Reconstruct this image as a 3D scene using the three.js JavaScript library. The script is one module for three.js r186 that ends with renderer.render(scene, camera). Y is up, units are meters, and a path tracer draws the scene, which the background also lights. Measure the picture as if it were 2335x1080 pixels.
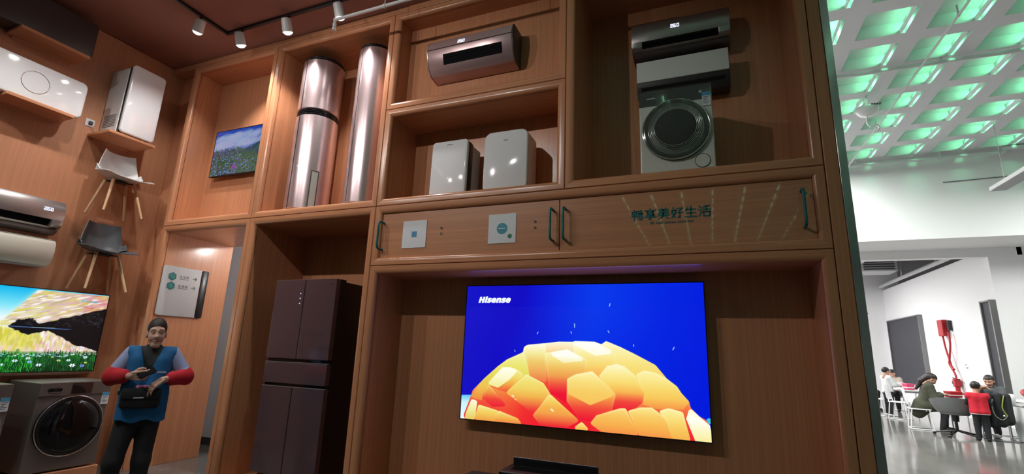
import * as THREE from 'three';
import { RoundedBoxGeometry } from 'three/addons/geometries/RoundedBoxGeometry.js';
import { mergeGeometries, toCreasedNormals, mergeVertices } from 'three/addons/utils/BufferGeometryUtils.js';
import { RectAreaLightUniformsLib } from 'three/addons/lights/RectAreaLightUniformsLib.js';

RectAreaLightUniformsLib.init();
const scene = new THREE.Scene();
const R = THREE.MathUtils.degToRad;

// ---------------------------------------------------------------- camera, exposure, large lights
const CAM = new THREE.Vector3(0, 1.45, 3.7);
const camera = new THREE.PerspectiveCamera(2 * THREE.MathUtils.radToDeg(Math.atan(540 / 1102)), 2335 / 1080, 0.05, 120);
camera.position.copy(CAM);
camera.rotation.set(R(13.12), R(22.43), R(2.09), 'YXZ');
const renderer = new THREE.WebGLRenderer({ antialias: true });
renderer.toneMapping = THREE.LinearToneMapping;
renderer.toneMappingExposure = 1.0;
renderer.shadowMap.enabled = true;
scene.background = new THREE.Color(0x000000);
const TRACK_CD = 6.6, FRONT_CD = 8, HALL_L = 165, FAR_L = 150, COFFER_CD = 0.34;   // lamp strengths: track spots, hall luminaires, far room luminaires, coffer lamps
const WHITE_LAMP = new THREE.Color().setRGB(1, 0.985, 0.96), WARM_LAMP = new THREE.Color().setRGB(1, 0.96, 0.93), GREEN_LAMP = new THREE.Color().setRGB(0.2, 1, 0.46);

// ---------------------------------------------------------------- helpers
let seed = 7;
const rnd = () => { seed = (seed * 1664525 + 1013904223) >>> 0; return seed / 4294967296; };
const used = {};
function numbered(n) { used[n] = (used[n] ?? -1) + 1; return used[n] ? n + '_' + String(used[n]).padStart(3, '0') : n; }
function thing(name, label, category, pos = [0, 0, 0], turn = 0, group) {
  const o = new THREE.Group(); o.name = numbered(name); scene.add(o);
  o.position.set(...pos); o.rotation.y = turn; o.userData = { label, category };
  if (group) o.userData.group = group;
  return o;
}
function part(name, geo, mat, parent, label) {
  const g = Array.isArray(geo) ? mergeGeometries(geo.map((q) => { const n = q.index ? q.toNonIndexed() : q; for (const k of Object.keys(n.attributes)) if (!['position', 'normal', 'uv'].includes(k)) n.deleteAttribute(k); return n; })) : geo;
  const m = new THREE.Mesh(g, mat); m.name = name; m.castShadow = m.receiveShadow = true;
  if (label) m.userData.label = label;
  parent.add(m); return m;
}
function struct(name, geo, mat, label, category = 'structure') {
  const m = part(name, geo, mat, scene); m.userData = { kind: 'structure', label, category }; return m;
}
function structGroup(name, label, category) { const g = new THREE.Group(); g.name = name; g.userData = { kind: 'structure', label, category }; scene.add(g); return g; }
// uv in metres, laid by the way each face points; turn=true runs the grain along the horizontal
function uvm(g, turn = false, off = 0) {
  if (g.index) g = g.toNonIndexed();
  const p = g.attributes.position, n = g.attributes.normal, uv = new Float32Array(p.count * 2);
  for (let i = 0; i < p.count; i++) {
    const ax = Math.abs(n.getX(i)), ay = Math.abs(n.getY(i)), az = Math.abs(n.getZ(i));
    let a, b;
    if (ax >= ay && ax >= az) { a = p.getZ(i); b = p.getY(i); } else if (ay >= az) { a = p.getZ(i); b = p.getX(i); if (!turn) [a, b] = [b, a]; } else { a = p.getX(i); b = p.getY(i); }
    if (turn && !(ay > ax && ay > az)) [a, b] = [b, a];
    uv[2 * i] = a + off; uv[2 * i + 1] = b * 0.5 + off * 0.7;
  }
  g.setAttribute('uv', new THREE.BufferAttribute(uv, 2)); return g;
}
const bx = (x0, x1, y0, y1, z0, z1) => new THREE.BoxGeometry(x1 - x0, y1 - y0, z1 - z0).translate((x0 + x1) / 2, (y0 + y1) / 2, (z0 + z1) / 2);
const rb = (x0, x1, y0, y1, z0, z1, r = 0.01, s = 2) => new RoundedBoxGeometry(x1 - x0, y1 - y0, z1 - z0, s, Math.min(r, (x1 - x0) / 2.01, (y1 - y0) / 2.01, (z1 - z0) / 2.01)).translate((x0 + x1) / 2, (y0 + y1) / 2, (z0 + z1) / 2);
const cyl = (x, y0, y1, z, r0, r1 = r0, n = 32) => new THREE.CylinderGeometry(r1, r0, y1 - y0, n).translate(x, (y0 + y1) / 2, z);
const V = (x, y, z) => new THREE.Vector3(x, y, z);
function rod(a, b, r0, r1 = r0, n = 12) {
  const A = V(...a), B = V(...b), d = B.clone().sub(A), g = new THREE.CylinderGeometry(r1, r0, d.length(), n);
  g.applyQuaternion(new THREE.Quaternion().setFromUnitVectors(V(0, 1, 0), d.clone().normalize()));
  return g.translate(...A.add(B).multiplyScalar(0.5).toArray());
}
const tube = (pts, r, n = 40, m = 10) => new THREE.TubeGeometry(new THREE.CatmullRomCurve3(pts.map((p) => V(...p)), false, 'centripetal'), n, r, m);
// a profile of [z, y] points run along x
function runX(pts, x0, x1, bevel = 0) {
  const s = new THREE.Shape(pts.map(([z, y]) => new THREE.Vector2(-z, y)));
  const g = new THREE.ExtrudeGeometry(s, { depth: x1 - x0 - 2 * bevel, bevelEnabled: bevel > 0, bevelSize: bevel, bevelThickness: bevel, bevelOffset: -bevel, bevelSegments: 2, curveSegments: 8 });
  return toCreasedNormals(g.rotateY(Math.PI / 2).translate(x0 + bevel, 0, 0), 0.7);
}
function roundRect(w, h, r) {
  const s = new THREE.Shape(), x = -w / 2, y = -h / 2;
  s.moveTo(x + r, y); s.lineTo(x + w - r, y); s.absarc(x + w - r, y + r, r, -Math.PI / 2, 0); s.lineTo(x + w, y + h - r); s.absarc(x + w - r, y + h - r, r, 0, Math.PI / 2);
  s.lineTo(x + r, y + h); s.absarc(x + r, y + h - r, r, Math.PI / 2, Math.PI); s.lineTo(x, y + r); s.absarc(x + r, y + r, r, Math.PI, 1.5 * Math.PI); return s;
}
// a rounded plate in the xy plane, front at z1
function plate(x0, x1, y0, y1, z0, z1, r, bevel = 0.006) {
  const g = new THREE.ExtrudeGeometry(roundRect(x1 - x0 - 2 * bevel, y1 - y0 - 2 * bevel, Math.max(r - bevel, 0.002)), { depth: Math.max(z1 - z0 - 2 * bevel, 0.0005), bevelEnabled: true, bevelSize: bevel, bevelThickness: bevel, bevelSegments: 3, curveSegments: 10 });
  return toCreasedNormals(g.translate((x0 + x1) / 2, (y0 + y1) / 2, z0 + bevel), 0.8);
}
function ringZ(x, y, z, r, t) { return new THREE.TorusGeometry(r, t, 10, 64).translate(x, y, z); }
// a dish or dome around the z axis: [radius, z] points
function latheZ(x, y, z, pts, n = 64) { return new THREE.LatheGeometry(pts.map(([r, h]) => new THREE.Vector2(r, h)), n).rotateX(Math.PI / 2).translate(x, y, z); }
const lin = (r, g, b) => new THREE.Color().setRGB(r, g, b);
const mat = (color, roughness = 0.6, o = {}) => new THREE.MeshPhysicalMaterial({ color: Array.isArray(color) ? lin(...color) : color, roughness, ...o });
const glow = (c, k) => new THREE.MeshStandardMaterial({ color: 0x000000, emissive: Array.isArray(c) ? lin(...c) : c, emissiveIntensity: k });

// ---------------------------------------------------------------- procedural textures
function hash(i, j) { let h = (i * 374761393 + j * 668265263) | 0; h = Math.imul(h ^ (h >>> 13), 1274126177); return ((h ^ (h >>> 16)) >>> 0) / 4294967296; }
function vnoise(x, y) {
  const i = Math.floor(x), j = Math.floor(y), f = x - i, g = y - j, u = f * f * (3 - 2 * f), v = g * g * (3 - 2 * g);
  return (hash(i, j) * (1 - u) + hash(i + 1, j) * u) * (1 - v) + (hash(i, j + 1) * (1 - u) + hash(i + 1, j + 1) * u) * v;
}
function dataTex(w, h, fn, srgb = true) {
  const d = new Uint8Array(w * h * 4);
  for (let y = 0; y < h; y++) for (let x = 0; x < w; x++) { const c = fn(x / w, y / h); const k = (y * w + x) * 4; d[k] = c[0]; d[k + 1] = c[1]; d[k + 2] = c[2]; d[k + 3] = 255; }
  const t = new THREE.DataTexture(d, w, h); t.magFilter = THREE.LinearFilter; t.minFilter = THREE.LinearMipmapLinearFilter; t.generateMipmaps = true;
  t.wrapS = t.wrapT = THREE.MirroredRepeatWrapping; if (srgb) t.colorSpace = THREE.SRGBColorSpace; t.needsUpdate = true; return t;
}
const woodGrain = (base, k) => dataTex(512, 512, (u, v) => {
  const wob = vnoise(u * 5, v * 2.2) * 0.5;
  let n = 0.5 * vnoise(u * 120 + wob * 6, v * 3.5) + 0.3 * vnoise(u * 40 + wob * 3, v * 1.6 + 9) + 0.2 * vnoise(u * 260, v * 9 + 31);
  n = (n - 0.5) * k; const pore = vnoise(u * 500, v * 22) > 0.83 ? -5 : 0;
  return base.map((c) => Math.max(0, Math.min(255, c + n * c / 150 + pore)));
});
const woodMap = woodGrain([200, 138, 101], 24);
const wood = mat(0xffffff, 0.24, { map: woodMap });
const woodGloss = mat(0xffffff, 0.3, { map: woodMap, clearcoat: 1, clearcoatRoughness: 0.03 });
const woodWall = mat(0xffffff, 0.5, { map: woodGrain([194, 134, 98], 20) });
const woodLeg = mat([0.62, 0.40, 0.22], 0.45);
const soffitPaint = mat([0.30, 0.135, 0.098], 0.75);
const whitePaint = mat([0.80, 0.80, 0.815], 0.7);
const whiteGloss = mat([0.80, 0.80, 0.82], 0.08, { clearcoat: 0.6, clearcoatRoughness: 0.03 });
const whitePlastic = mat([0.74, 0.75, 0.76], 0.35);
const creamPlastic = mat([0.78, 0.76, 0.66], 0.3);
const black = mat([0.008, 0.008, 0.009], 0.35);
const blackMatte = mat([0.006, 0.006, 0.007], 0.85, { specularIntensity: 0.25 });
const blackGloss = mat([0.01, 0.01, 0.012], 0.06);
const darkGrey = mat([0.045, 0.043, 0.045], 0.5);
const midGrey = mat([0.16, 0.16, 0.17], 0.5);
const lightGrey = mat([0.5, 0.5, 0.51], 0.5);
const chrome = mat([0.8, 0.8, 0.8], 0.12, { metalness: 1 });
const steel = mat([0.62, 0.63, 0.63], 0.14, { metalness: 1 });
const roseSilver = mat([0.63, 0.49, 0.50], 0.27, { metalness: 0.8 }), roseBody = mat([0.52, 0.36, 0.36], 0.3, { metalness: 0.45 });
const silver = mat([0.42, 0.39, 0.38], 0.32, { metalness: 0.75 });
const teal = mat([0.004, 0.16, 0.17], 0.35);
const tealPrint = mat([0.006, 0.15, 0.15], 0.6);
const red = mat([0.42, 0.012, 0.02], 0.45);
const paperWhite = mat([0.75, 0.76, 0.8], 0.6);
const floorMap = dataTex(512, 512, (u, v) => { const n = 0.5 * vnoise(u * 9, v * 9) + 0.3 * vnoise(u * 31, v * 31) + 0.2 * vnoise(u * 120, v * 120); const c = 106 + (n - 0.5) * 34; return [c, c * 0.985, c * 0.955]; });
floorMap.repeat.set(0.3, 0.6);
const floorMat = mat(0xffffff, 0.13, { map: floorMap });

// ---------------------------------------------------------------- the setting
const XL = -6.61, CEIL = 5.0, HALL = 6.67, XFAR = 6.83;
struct('floor', uvm(bx(-8, 14.3, -0.2, 0, -21.3, 26.3)), floorMat, 'polished grey floor running through the showroom and the hall', 'floor');
struct('wall_left', uvm(bx(XL - 0.15, XL, 0, 5.3, -0.2, 6.2)), woodWall, 'orange brown wooden wall at the left with appliances hung on it', 'wall');
struct('wall_left_rear', bx(XL - 0.15, XL, 0, 7.2, 6.2, 26.3), whitePaint, 'white wall behind the viewer at the left', 'wall');
struct('wall_rear', bx(-8, 14.3, 0, 7.2, 26.15, 26.3), whitePaint, 'white wall behind the viewer', 'wall');
struct('wall_right', bx(14.15, 14.3, 0, 7.2, -12.6, 26.15), whitePaint, 'white wall of the hall at the far right', 'wall');
struct('wall_hall_left', bx(-8, -7.85, 0, 7.2, -12.6, 26.15), whitePaint, 'white wall of the hall behind the display wall', 'wall');
struct('wall_bulkhead', bx(-7.85, 14.15, 4.5, 7.2, -12.5, -11), whitePaint, 'tall white bulkhead under the coffered ceiling of the hall', 'wall');
struct('wall_hall_right', bx(XFAR, 14.15, 0, 4.5, -12.75, -12.5), whitePaint, 'white wall face beside the dining area opening', 'wall');
struct('wall_hall_back', bx(-7.85, 1.2, 0, 4.5, -12.75, -12.5), whitePaint, 'white wall left of the dining area opening', 'wall');
struct('trim_beam', bx(-7.85, XFAR, 4.27, 4.5, -12.75, -12.5), whitePaint, 'pale grey lip beam under the white bulkhead', 'beam');
struct('wall_far_right', bx(XFAR, XFAR + 0.15, 0, 4.45, -21.3, -12.75), whitePaint, 'white dining area wall with dark panels and red pipework', 'wall');
struct('wall_void', bx(XFAR + 0.6, XFAR + 0.7, 4.3, 6.2, -21.3, -12.5), midGrey, 'grey upper wall of the duct space above the dining area', 'wall');
struct('wall_far_back', bx(-2.2, XFAR + 0.7, 0, 6.2, -21.3, -21.15), whitePaint, 'white end wall of the dining area', 'wall');
struct('wall_far_left', bx(-2.2, -2.05, 0, 6.2, -21.15, -12.75), whitePaint, 'white left wall of the dining area', 'wall');
struct('ceiling_far', bx(-2.2, XFAR + 0.7, 6.0, 6.2, -21.3, -12.5), midGrey, 'grey slab above the ducts of the dining area', 'ceiling');
struct('ceiling_soffit', uvm(rb(XL, -2.35, CEIL, CEIL + 0.45, -0.4, 6.2, 0.05, 4)), soffitPaint, 'reddish brown ceiling over the wooden display wall', 'ceiling');

// coffered ceiling of the hall: white ribs, recessed panels, a lamp behind a white slat in every coffer
{
  const ceil = structGroup('ceiling', 'white coffered hall ceiling with green glowing recesses', 'ceiling');
  const px = 0.955, pz = 0.96, ox = 2.48, oz = -4.99, W = 0.69, rise = 0.22;
  const ribM = mat([0.62, 0.62, 0.64], 0.75), panelM = mat([0.58, 0.58, 0.6], 0.7), ledM = glow([0.4, 1, 0.6], 4.6), slatM = mat([0.85, 0.85, 0.87], 0.5);
  part('slab', bx(-7.85, 14.15, HALL + rise + 0.03, HALL + 0.5, -11, 26.15), panelM, ceil);
  const ribX = (px - W), ribZ = (pz - W);
  for (let i = -11; i <= 12; i++) { const x = ox + i * px; part('rib', bx(x - ribX, x, HALL, HALL + rise + 0.03, -11, 26.15), ribM, ceil); }
  for (let k = -32; k <= 6; k++) { const z = oz - k * pz; part('rib', bx(-7.85, 14.15, HALL + 0.003, HALL + rise + 0.027, z - ribZ, z), ribM, ceil); }
  const panelG = bx(0.004, W - 0.004, HALL + rise, HALL + rise + 0.02, 0.004, W - 0.004);
  const slatG = bx(W - 0.07, W - 0.052, HALL - 0.006, HALL + 0.07, 0.0, W), ledG = rod([W - 0.025, HALL + 0.045, 0.03], [W - 0.025, HALL + 0.045, W - 0.03], 0.012, 0.012, 6);
  const bulbG = new THREE.SphereGeometry(0.02, 10, 8), bulbM = glow([0.75, 1, 0.85], 2.0);
  const slats = [], leds = [];
  for (let i = -6; i <= 9; i++) for (let k = -30; k <= 6; k++) {
    const x = ox + i * px, z = oz - k * pz;
    if (z > -1 && (x < -2.3 && z < 6)) continue;
    if (i >= -2 && i <= 5 && k >= -4 && k <= 6) {
      const p = part('coffer_panel', panelG, panelM, ceil); p.position.set(x, 0, z);
      const s = part('light_slat', slatG, slatM, ceil); s.position.set(x, 0, z);
      const b = part('lamp_bulb', bulbG, bulbM, ceil); b.position.set(x + W - 0.026, HALL + 0.09, z + 0.22);
      const l = new THREE.PointLight(GREEN_LAMP, COFFER_CD, 0, 2); l.castShadow = true; l.position.copy(b.position); scene.add(l);
    } else if (x > -3.5 && z > -1) { slats.push(slatG.clone().translate(x, 0, z)); leds.push(ledG.clone().translate(x, 0, z)); }
  }
  part('light_slat', slats, slatM, ceil).userData.kind = 'stuff';
  part('led_tube', leds, ledM, ceil).userData.kind = 'stuff';
}

// ---------------------------------------------------------------- luminaires of the hall
function luminaire(label, x, y, z, len, L, lit = true, group) {
  const t = thing('pendant_light', label, 'lamp', [x, y, z], 0, group);
  part('housing', rb(-0.15, 0.15, 0, 0.09, -len / 2, len / 2, 0.012), lightGrey, t);
  part('diffuser', bx(-0.13, 0.13, -0.006, 0.002, -len / 2 + 0.02, len / 2 - 0.02), lit ? glow([1, 0.985, 0.96], 4) : mat([0.2, 0.2, 0.21], 0.4), t);
  for (const s of [-1, 1]) part('wire', rod([0, 0.09, s * len * 0.35], [0, HALL + 0.25 - y, s * len * 0.35], 0.006, 0.006, 6), lightGrey, t);
  if (lit) { const a = new THREE.RectAreaLight(WHITE_LAMP, L, 0.26, len - 0.04); a.position.set(x, y - 0.012, z); a.rotation.x = -Math.PI / 2; scene.add(a); }
  return t;
}
const HL = 'hall luminaires out of view';
for (const [x, y, z, w] of [[0.1, 5.7, -4, 'close behind the display wall'], [0.6, 6.35, -8.9, 'near the bulkhead at the left'], [2.3, 6.35, -8.9, 'near the bulkhead beside the opening'], [-3, 5.7, -5.5, 'far left behind the display wall'], [8.6, 5.7, -8, 'beyond the right edge, nearer the bulkhead']]) luminaire('lit linear pendant luminaire out of view, ' + w, x, y, z, 2.4, HALL_L, true, HL);
luminaire('unlit grey linear pendant luminaire hanging beside the white bulkhead', 6.0, 5.22, -8.55, 2.1, 0, false);
for (const [x, z, w] of [[1.6, -15, 'nearest the opening'], [2.7, -17.6, 'in the middle'], [0.4, -18.8, 'nearest the end wall']]) {
  const t = thing('ceiling_light', 'lit ceiling luminaire of the dining area out of view, ' + w, 'lamp', [x, 4.6, z], 0, 'dining area luminaires');
  part('housing', rb(-0.6, 0.6, 0, 0.08, -0.6, 0.6, 0.012), lightGrey, t);
  part('diffuser', bx(-0.57, 0.57, -0.006, 0.002, -0.57, 0.57), glow([1, 0.985, 0.96], 3), t);
  for (const s of [-1, 1]) part('wire', rod([s * 0.4, 0.08, 0], [s * 0.4, 1.4, 0], 0.006, 0.006, 6), lightGrey, t);
  const a = new THREE.RectAreaLight(WHITE_LAMP, FAR_L * 0.5, 1.1, 1.1); a.position.set(x, 4.588, z); a.rotation.x = -Math.PI / 2; scene.add(a);
}

// ---------------------------------------------------------------- the wooden display wall: one cabinet per bay
const FW = 0.074, SEAM = 0.004;
const PROFILE = (() => {   // face frame section: distance in from the seam, z
  const p = [[0, -0.05], [0, -0.006], [0.005, 0]]; p.push([0.036, 0]);
  for (let i = 1; i <= 6; i++) { const a = i / 6 * Math.PI / 2; p.push([0.036 + 0.038 * Math.sin(a), -0.026 * (1 - Math.cos(a))]); }
  p.push([FW, -0.05]); return p;
})();
function framePiece(side, x0, x1, y0, y1, openBottom) {
  const pos = [], P = (u, z, end) => {
    if (side === 'left') return [x0 + u, end ? y1 - u : y0 + (openBottom ? 0 : u), z];
    if (side === 'right') return [x1 - u, end ? y1 - u : y0 + (openBottom ? 0 : u), z];
    if (side === 'top') return [end ? x1 - u : x0 + u, y1 - u, z];
    return [end ? x1 - u : x0 + u, y0 + u, z];
  };
  for (let i = 0; i < PROFILE.length; i++) {
    const [u, z] = PROFILE[i], [v, w] = PROFILE[(i + 1) % PROFILE.length];
    const a = P(u, z, 0), b = P(v, w, 0), c = P(v, w, 1), d = P(u, z, 1);
    const f = side === 'left' || side === 'bottom' ? 1 : 0;
    pos.push(...(((side === 'left') || (side === 'top')) ? [a, b, c, a, c, d] : [a, c, b, a, d, c]).flat());
  }
  const g = new THREE.BufferGeometry(); g.setAttribute('position', new THREE.Float32BufferAttribute(pos, 3)); g.computeVertexNormals();
  return uvm(toCreasedNormals(g, 0.6), side === 'top' || side === 'bottom', rnd() * 3);
}
function cabinet(name, label, X0, X1, Y0, Y1, depth, o = {}) {
  const t = thing(name, label, o.category ?? 'cabinet', [0, 0, 0], 0, 'cabinets of the wooden display wall');
  const x0 = X0 + SEAM / 2, x1 = X1 - SEAM / 2, y0 = Y0 + SEAM / 2, y1 = Y1 - SEAM / 2, m = o.mat ?? wood;
  t.position.set((x0 + x1) / 2, y0, 0);
  const L = (g) => g.translate(-(x0 + x1) / 2, -y0, 0);
  part('frame_stile', L(framePiece('left', x0, x1, y0, y1, o.open)), wood, t); part('frame_stile', L(framePiece('right', x0, x1, y0, y1, o.open)), wood, t);
  part('frame_rail', L(framePiece('top', x0, x1, y0, y1, o.open)), wood, t); if (!o.open) part('frame_rail', L(framePiece('bottom', x0, x1, y0, y1)), wood, t);
  const e = 0.012, zf = -0.045, ix0 = x0 + FW, ix1 = x1 - FW, iy0 = y0 + (o.open ? 0 : FW), iy1 = y1 - FW;
  part('side_panel', L(uvm(bx(x0 + e, ix0, y0 + (o.open ? 0 : e), y1 - e, -depth, zf), false, rnd() * 3)), m, t);
  part('side_panel', L(uvm(bx(ix1, x1 - e, y0 + (o.open ? 0 : e), y1 - e, -depth, zf), false, rnd() * 3)), m, t);
  part('top_panel', L(uvm(bx(ix0, ix1, iy1, y1 - e, -depth, zf), true, rnd() * 3)), m, t);
  if (!o.open) part('bottom_panel', L(uvm(bx(ix0, ix1, y0 + e, iy0, -depth, zf), true, rnd() * 3)), m, t);
  if (!o.noBack) part('back_panel', L(uvm(bx(x0 + e, x1 - e, y0 + (o.open ? 0 : e), y1 - e, -depth - 0.02, -depth), false, rnd() * 3)), o.backMat ?? wood, t);
  return t;
}
const xA = -6.15, xAB = -4.67, xBC = -2.98, xCD = -1.07, xR = 0.785, yT = 2.77, yL = 2.18, yC = 3.80, TOP = 4.93;
cabinet('display_cabinet', 'wooden open cabinet at the upper left holding the small landscape television', xA, xAB, yT, TOP, 0.36);
cabinet('display_cabinet', 'wooden open cabinet holding the two tall metallic air conditioner columns', xAB, xBC, yT, TOP, 0.62);
cabinet('display_cabinet', 'wooden open cabinet around the rose coloured wall air conditioner', xBC, xCD, yC, TOP, 0.22);
cabinet('display_cabinet', 'wooden open cabinet holding the two white air purifiers', xBC, xCD, yT, yC, 0.48);
cabinet('display_cabinet', 'large wooden open cabinet at the upper right around the pale washing machine', xCD, xR, yT, TOP, 0.72);
cabinet('display_cabinet', 'tall wooden open cabinet around the dark plum refrigerator', xAB, xBC, 0.02, yT, 0.78);
cabinet('display_cabinet', 'wide wooden open cabinet around the large television with the fruit picture', xBC, xR, 0.02, yL, 0.48);
cabinet('door_portal', 'wooden door surround with the direction sign on its left jamb', xA, xAB, 0, yT, 0.92, { open: true, noBack: true, category: 'door surround' });
const band = cabinet('sign_cabinet', 'low wide wooden cabinet with glossy doors and teal handles above the large television', xBC, xR, yL, yT, 0.2);
{
  const L = (g) => g.translate(-(xBC + xR) / 2, -yL - SEAM / 2, 0);
  for (const [a, b] of [[xBC + FW + 0.003, -1.122], [-1.116, xR - FW - 0.003]]) part('door', L(uvm(rb(a, b, yL + FW + 0.003, yT - FW - 0.003, -0.05, -0.032, 0.004), true, rnd() * 3)), woodGloss, band);
  for (const x of [-2.885, -1.175, -1.065, 0.635]) part('handle', L(tube([[x, 2.6, -0.034], [x, 2.6, 0.03], [x, 2.585, 0.048], [x, 2.47, 0.052], [x, 2.355, 0.048], [x, 2.34, 0.03], [x, 2.34, -0.034]], 0.0105, 60, 10)), teal, band);
  for (const [x, y] of [[-2.245, 2.49], [-1.335, 2.49]]) for (const d of [-0.026, 0.026]) part('stud', L(latheZ(x, y + d, -0.033, [[0.0001, 0.016], [0.006, 0.015], [0.010, 0.010], [0.011, 0.0], [0.0001, 0]], 20)), chrome, band, 'small chrome stud');
}
part('filler_panel', uvm(bx(XL, xA - 0.002, 0, TOP, -0.3, -0.16)), wood, (() => { const t = thing('filler_strip', 'narrow recessed wooden strip between the left wall and the display wall', 'panel'); return t; })());
{ // crown, right end stile, steel edge
  const t = thing('crown_rail', 'long wooden crown rail on top of the display wall', 'rail', [0, TOP, 0]);
  part('rail', uvm(rb(XL, 0.87, 0.001, 0.07, -0.5, 0.0, 0.008), true), wood, t);
  const e = thing('end_post', 'vertical wooden end post at the right edge of the display wall', 'post', [0.83, 0, 0]);
  part('post', uvm(rb(xR + 0.003 - 0.83, 0.04, 0, TOP, -0.72, 0.0, 0.006)), wood, e);
  const s = thing('steel_edge', 'polished steel edge strip at the right end of the display wall', 'metal trim', [0.897, 0, 0]);
  part('strip', rb(-0.026, 0.026, 0, TOP + 0.07, -0.74, 0.004, 0.004), steel, s);
  const b = thing('back_lining', 'white back of the display wall toward the hall', 'panel', [0, 0, -0.8]);
  part('lining', bx(-3.9, 0.9, 0, TOP, -0.03, 0), whitePaint, b);
}
// corridor behind the door surround
struct('wall_corridor', bx(-7.85, -4.2, 0, 3.0, -1.6, -1.45), whitePaint, 'white corridor wall seen through the door surround', 'wall');
struct('baseboard_corridor', bx(-7.85, -4.2, 0.0, 0.1, -1.45, -1.435), darkGrey, 'dark baseboard of the corridor', 'baseboard');
struct('wall_corridor_end', bx(-4.35, -4.2, 0, 3.0, -1.45, -0.93), whitePaint, 'white end wall of the corridor', 'wall');
struct('ceiling_corridor', bx(-7.85, -4.2, 2.85, 3.0, -1.45, -0.93), whitePaint, 'white corridor ceiling', 'ceiling');
struct('wall_corridor_front', bx(-7.85, xA - 0.002, 0, 5.3, -0.93, -0.4), whitePaint, 'white corridor wall behind the wooden left wall', 'wall');
struct('wall_upper_partition', bx(-7.85, xAB, 3.0, 7.1, -0.93, -0.62), whitePaint, 'white partition above the corridor', 'wall');
{
  const t = thing('corridor_light', 'round ceiling lamp of the corridor behind the door surround', 'lamp', [-5.1, 2.85, -1.2]);
  part('housing', cyl(0, -0.03, 0, 0, 0.09), lightGrey, t); part('diffuser', cyl(0, -0.036, -0.03, 0, 0.08), glow([1, 0.98, 0.95], 4), t);
  const l = new THREE.PointLight(WHITE_LAMP, 2.2, 0, 2); l.castShadow = true; l.position.set(-5.1, 2.77, -1.2); scene.add(l);
}

// ---------------------------------------------------------------- track lighting on the brown ceiling
{
  const t = thing('light_track', 'black L shaped lighting track on the brown ceiling', 'light track', [-5.14, CEIL, 0.33]);
  part('rail', rb(-0.018, 0.018, -0.03, 0, -0.018, 3.1, 0.004), black, t); part('rail', rb(-0.018, 2.2, -0.03, 0, -0.018, 0.018, 0.004), black, t);
  const heads = [[-5.14, 0.66, [-6.4, 2.3, 0.2], 0.75], [-4.9, 0.33, [-5.0, 3.0, -0.5], 1], [-4.18, 0.33, [-4.25, 3.1, -0.42], 1], [-3.45, 0.33, [-3.35, 3.1, -0.4], 1.0], [-5.14, 1.35, [-6.6, 1.6, 1.0], 0.42], [-5.14, 2.1, [-6.6, 1.6, 1.4], 0.45], [-5.14, 2.9, [-6.2, 0.8, 1.0], 0.8]];
  const names = ['track spotlight nearest the left wall on the short arm of the track', 'track spotlight at the corner of the L shaped track', 'track spotlight in the middle of the long track arm', 'track spotlight at the right end of the long track arm', 'track spotlight beyond the frame, first along the side arm', 'track spotlight beyond the frame, second along the side arm', 'track spotlight beyond the frame at the end of the side arm'];
  for (const [x, tx] of [[-5.3, -4.6], [-4.1, -3.2], [-2.9, -2.2]]) heads.push([x, 3.6, [tx, 2.5, 0], 2]);
  const t2 = thing('light_track', 'second black lighting track on the brown ceiling nearer the viewer, beyond the frame', 'light track', [-4.1, CEIL, 3.6]); part('rail', rb(-1.7, 1.6, -0.03, 0, -0.018, 0.018, 0.004), black, t2);
  names.push('left spotlight on the second track beyond the frame', 'middle spotlight on the second track beyond the frame', 'right spotlight on the second track beyond the frame');
  heads.forEach(([x, z, tg, k], i) => {
    const h = thing('track_spotlight', names[i], 'spotlight', [x, CEIL - 0.03, z], 0, 'track spotlights'); h.scale.setScalar(1.25);
    part('stem', cyl(0, -0.07, 0, 0, 0.012, 0.012, 10), black, h);
    const d = V(...tg).sub(V(x, CEIL - 0.13, z)).normalize(), q = new THREE.Quaternion().setFromUnitVectors(V(0, -1, 0), d);
    const body = part('housing', new THREE.LatheGeometry([[0.0001, 0.07], [0.036, 0.07], [0.04, 0.06], [0.044, -0.05], [0.04, -0.05], [0.036, -0.035], [0.0001, -0.035]].map(([r, y]) => new THREE.Vector2(r, y)), 24).applyQuaternion(q).translate(0, -0.1, 0), whitePlastic, h);
    part('lens', new THREE.SphereGeometry(0.037, 20, 14).scale(1, 0.7, 1).translate(0, -0.045, 0).applyQuaternion(q).translate(0, -0.1, 0), glow([1, 0.97, 0.93], 14), h);
    const s = new THREE.SpotLight(WARM_LAMP, k === 2 ? FRONT_CD : TRACK_CD * k, 0, R(46), 0.5, 2); s.castShadow = true; s.shadow.radius = 1.6;
    s.position.set(x, CEIL - 0.13, z).addScaledVector(d, 0.09); s.target.position.set(...tg); scene.add(s, s.target);
  });
}
{ // white sprinkler pipe below the ceiling
  const t = thing('sprinkler_pipe', 'white sprinkler pipe with a drop at its left end under the brown ceiling', 'pipe', [-3.45, 4.72, 0.37]);
  part('pipe', [rod([0, 0, 0], [2.6, 0, 0], 0.017), new THREE.SphereGeometry(0.02, 12, 8)], whitePlastic, t);
  part('drop', [rod([0, 0, 0], [0, -0.05, 0], 0.014), rod([0, -0.05, 0], [0, -0.085, 0], 0.019), rod([0, -0.085, 0], [0, -0.10, 0], 0.013), rod([0, -0.10, 0], [0, -0.125, 0], 0.019)], whitePlastic, t);
  for (const x of [0.62, 1.9]) part('hanger', [rod([x, 0, 0], [x, 0.28, 0], 0.005), rod([x - 0.012, 0, 0], [x + 0.012, 0, 0], 0.023)], whitePlastic, t);
}

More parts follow.
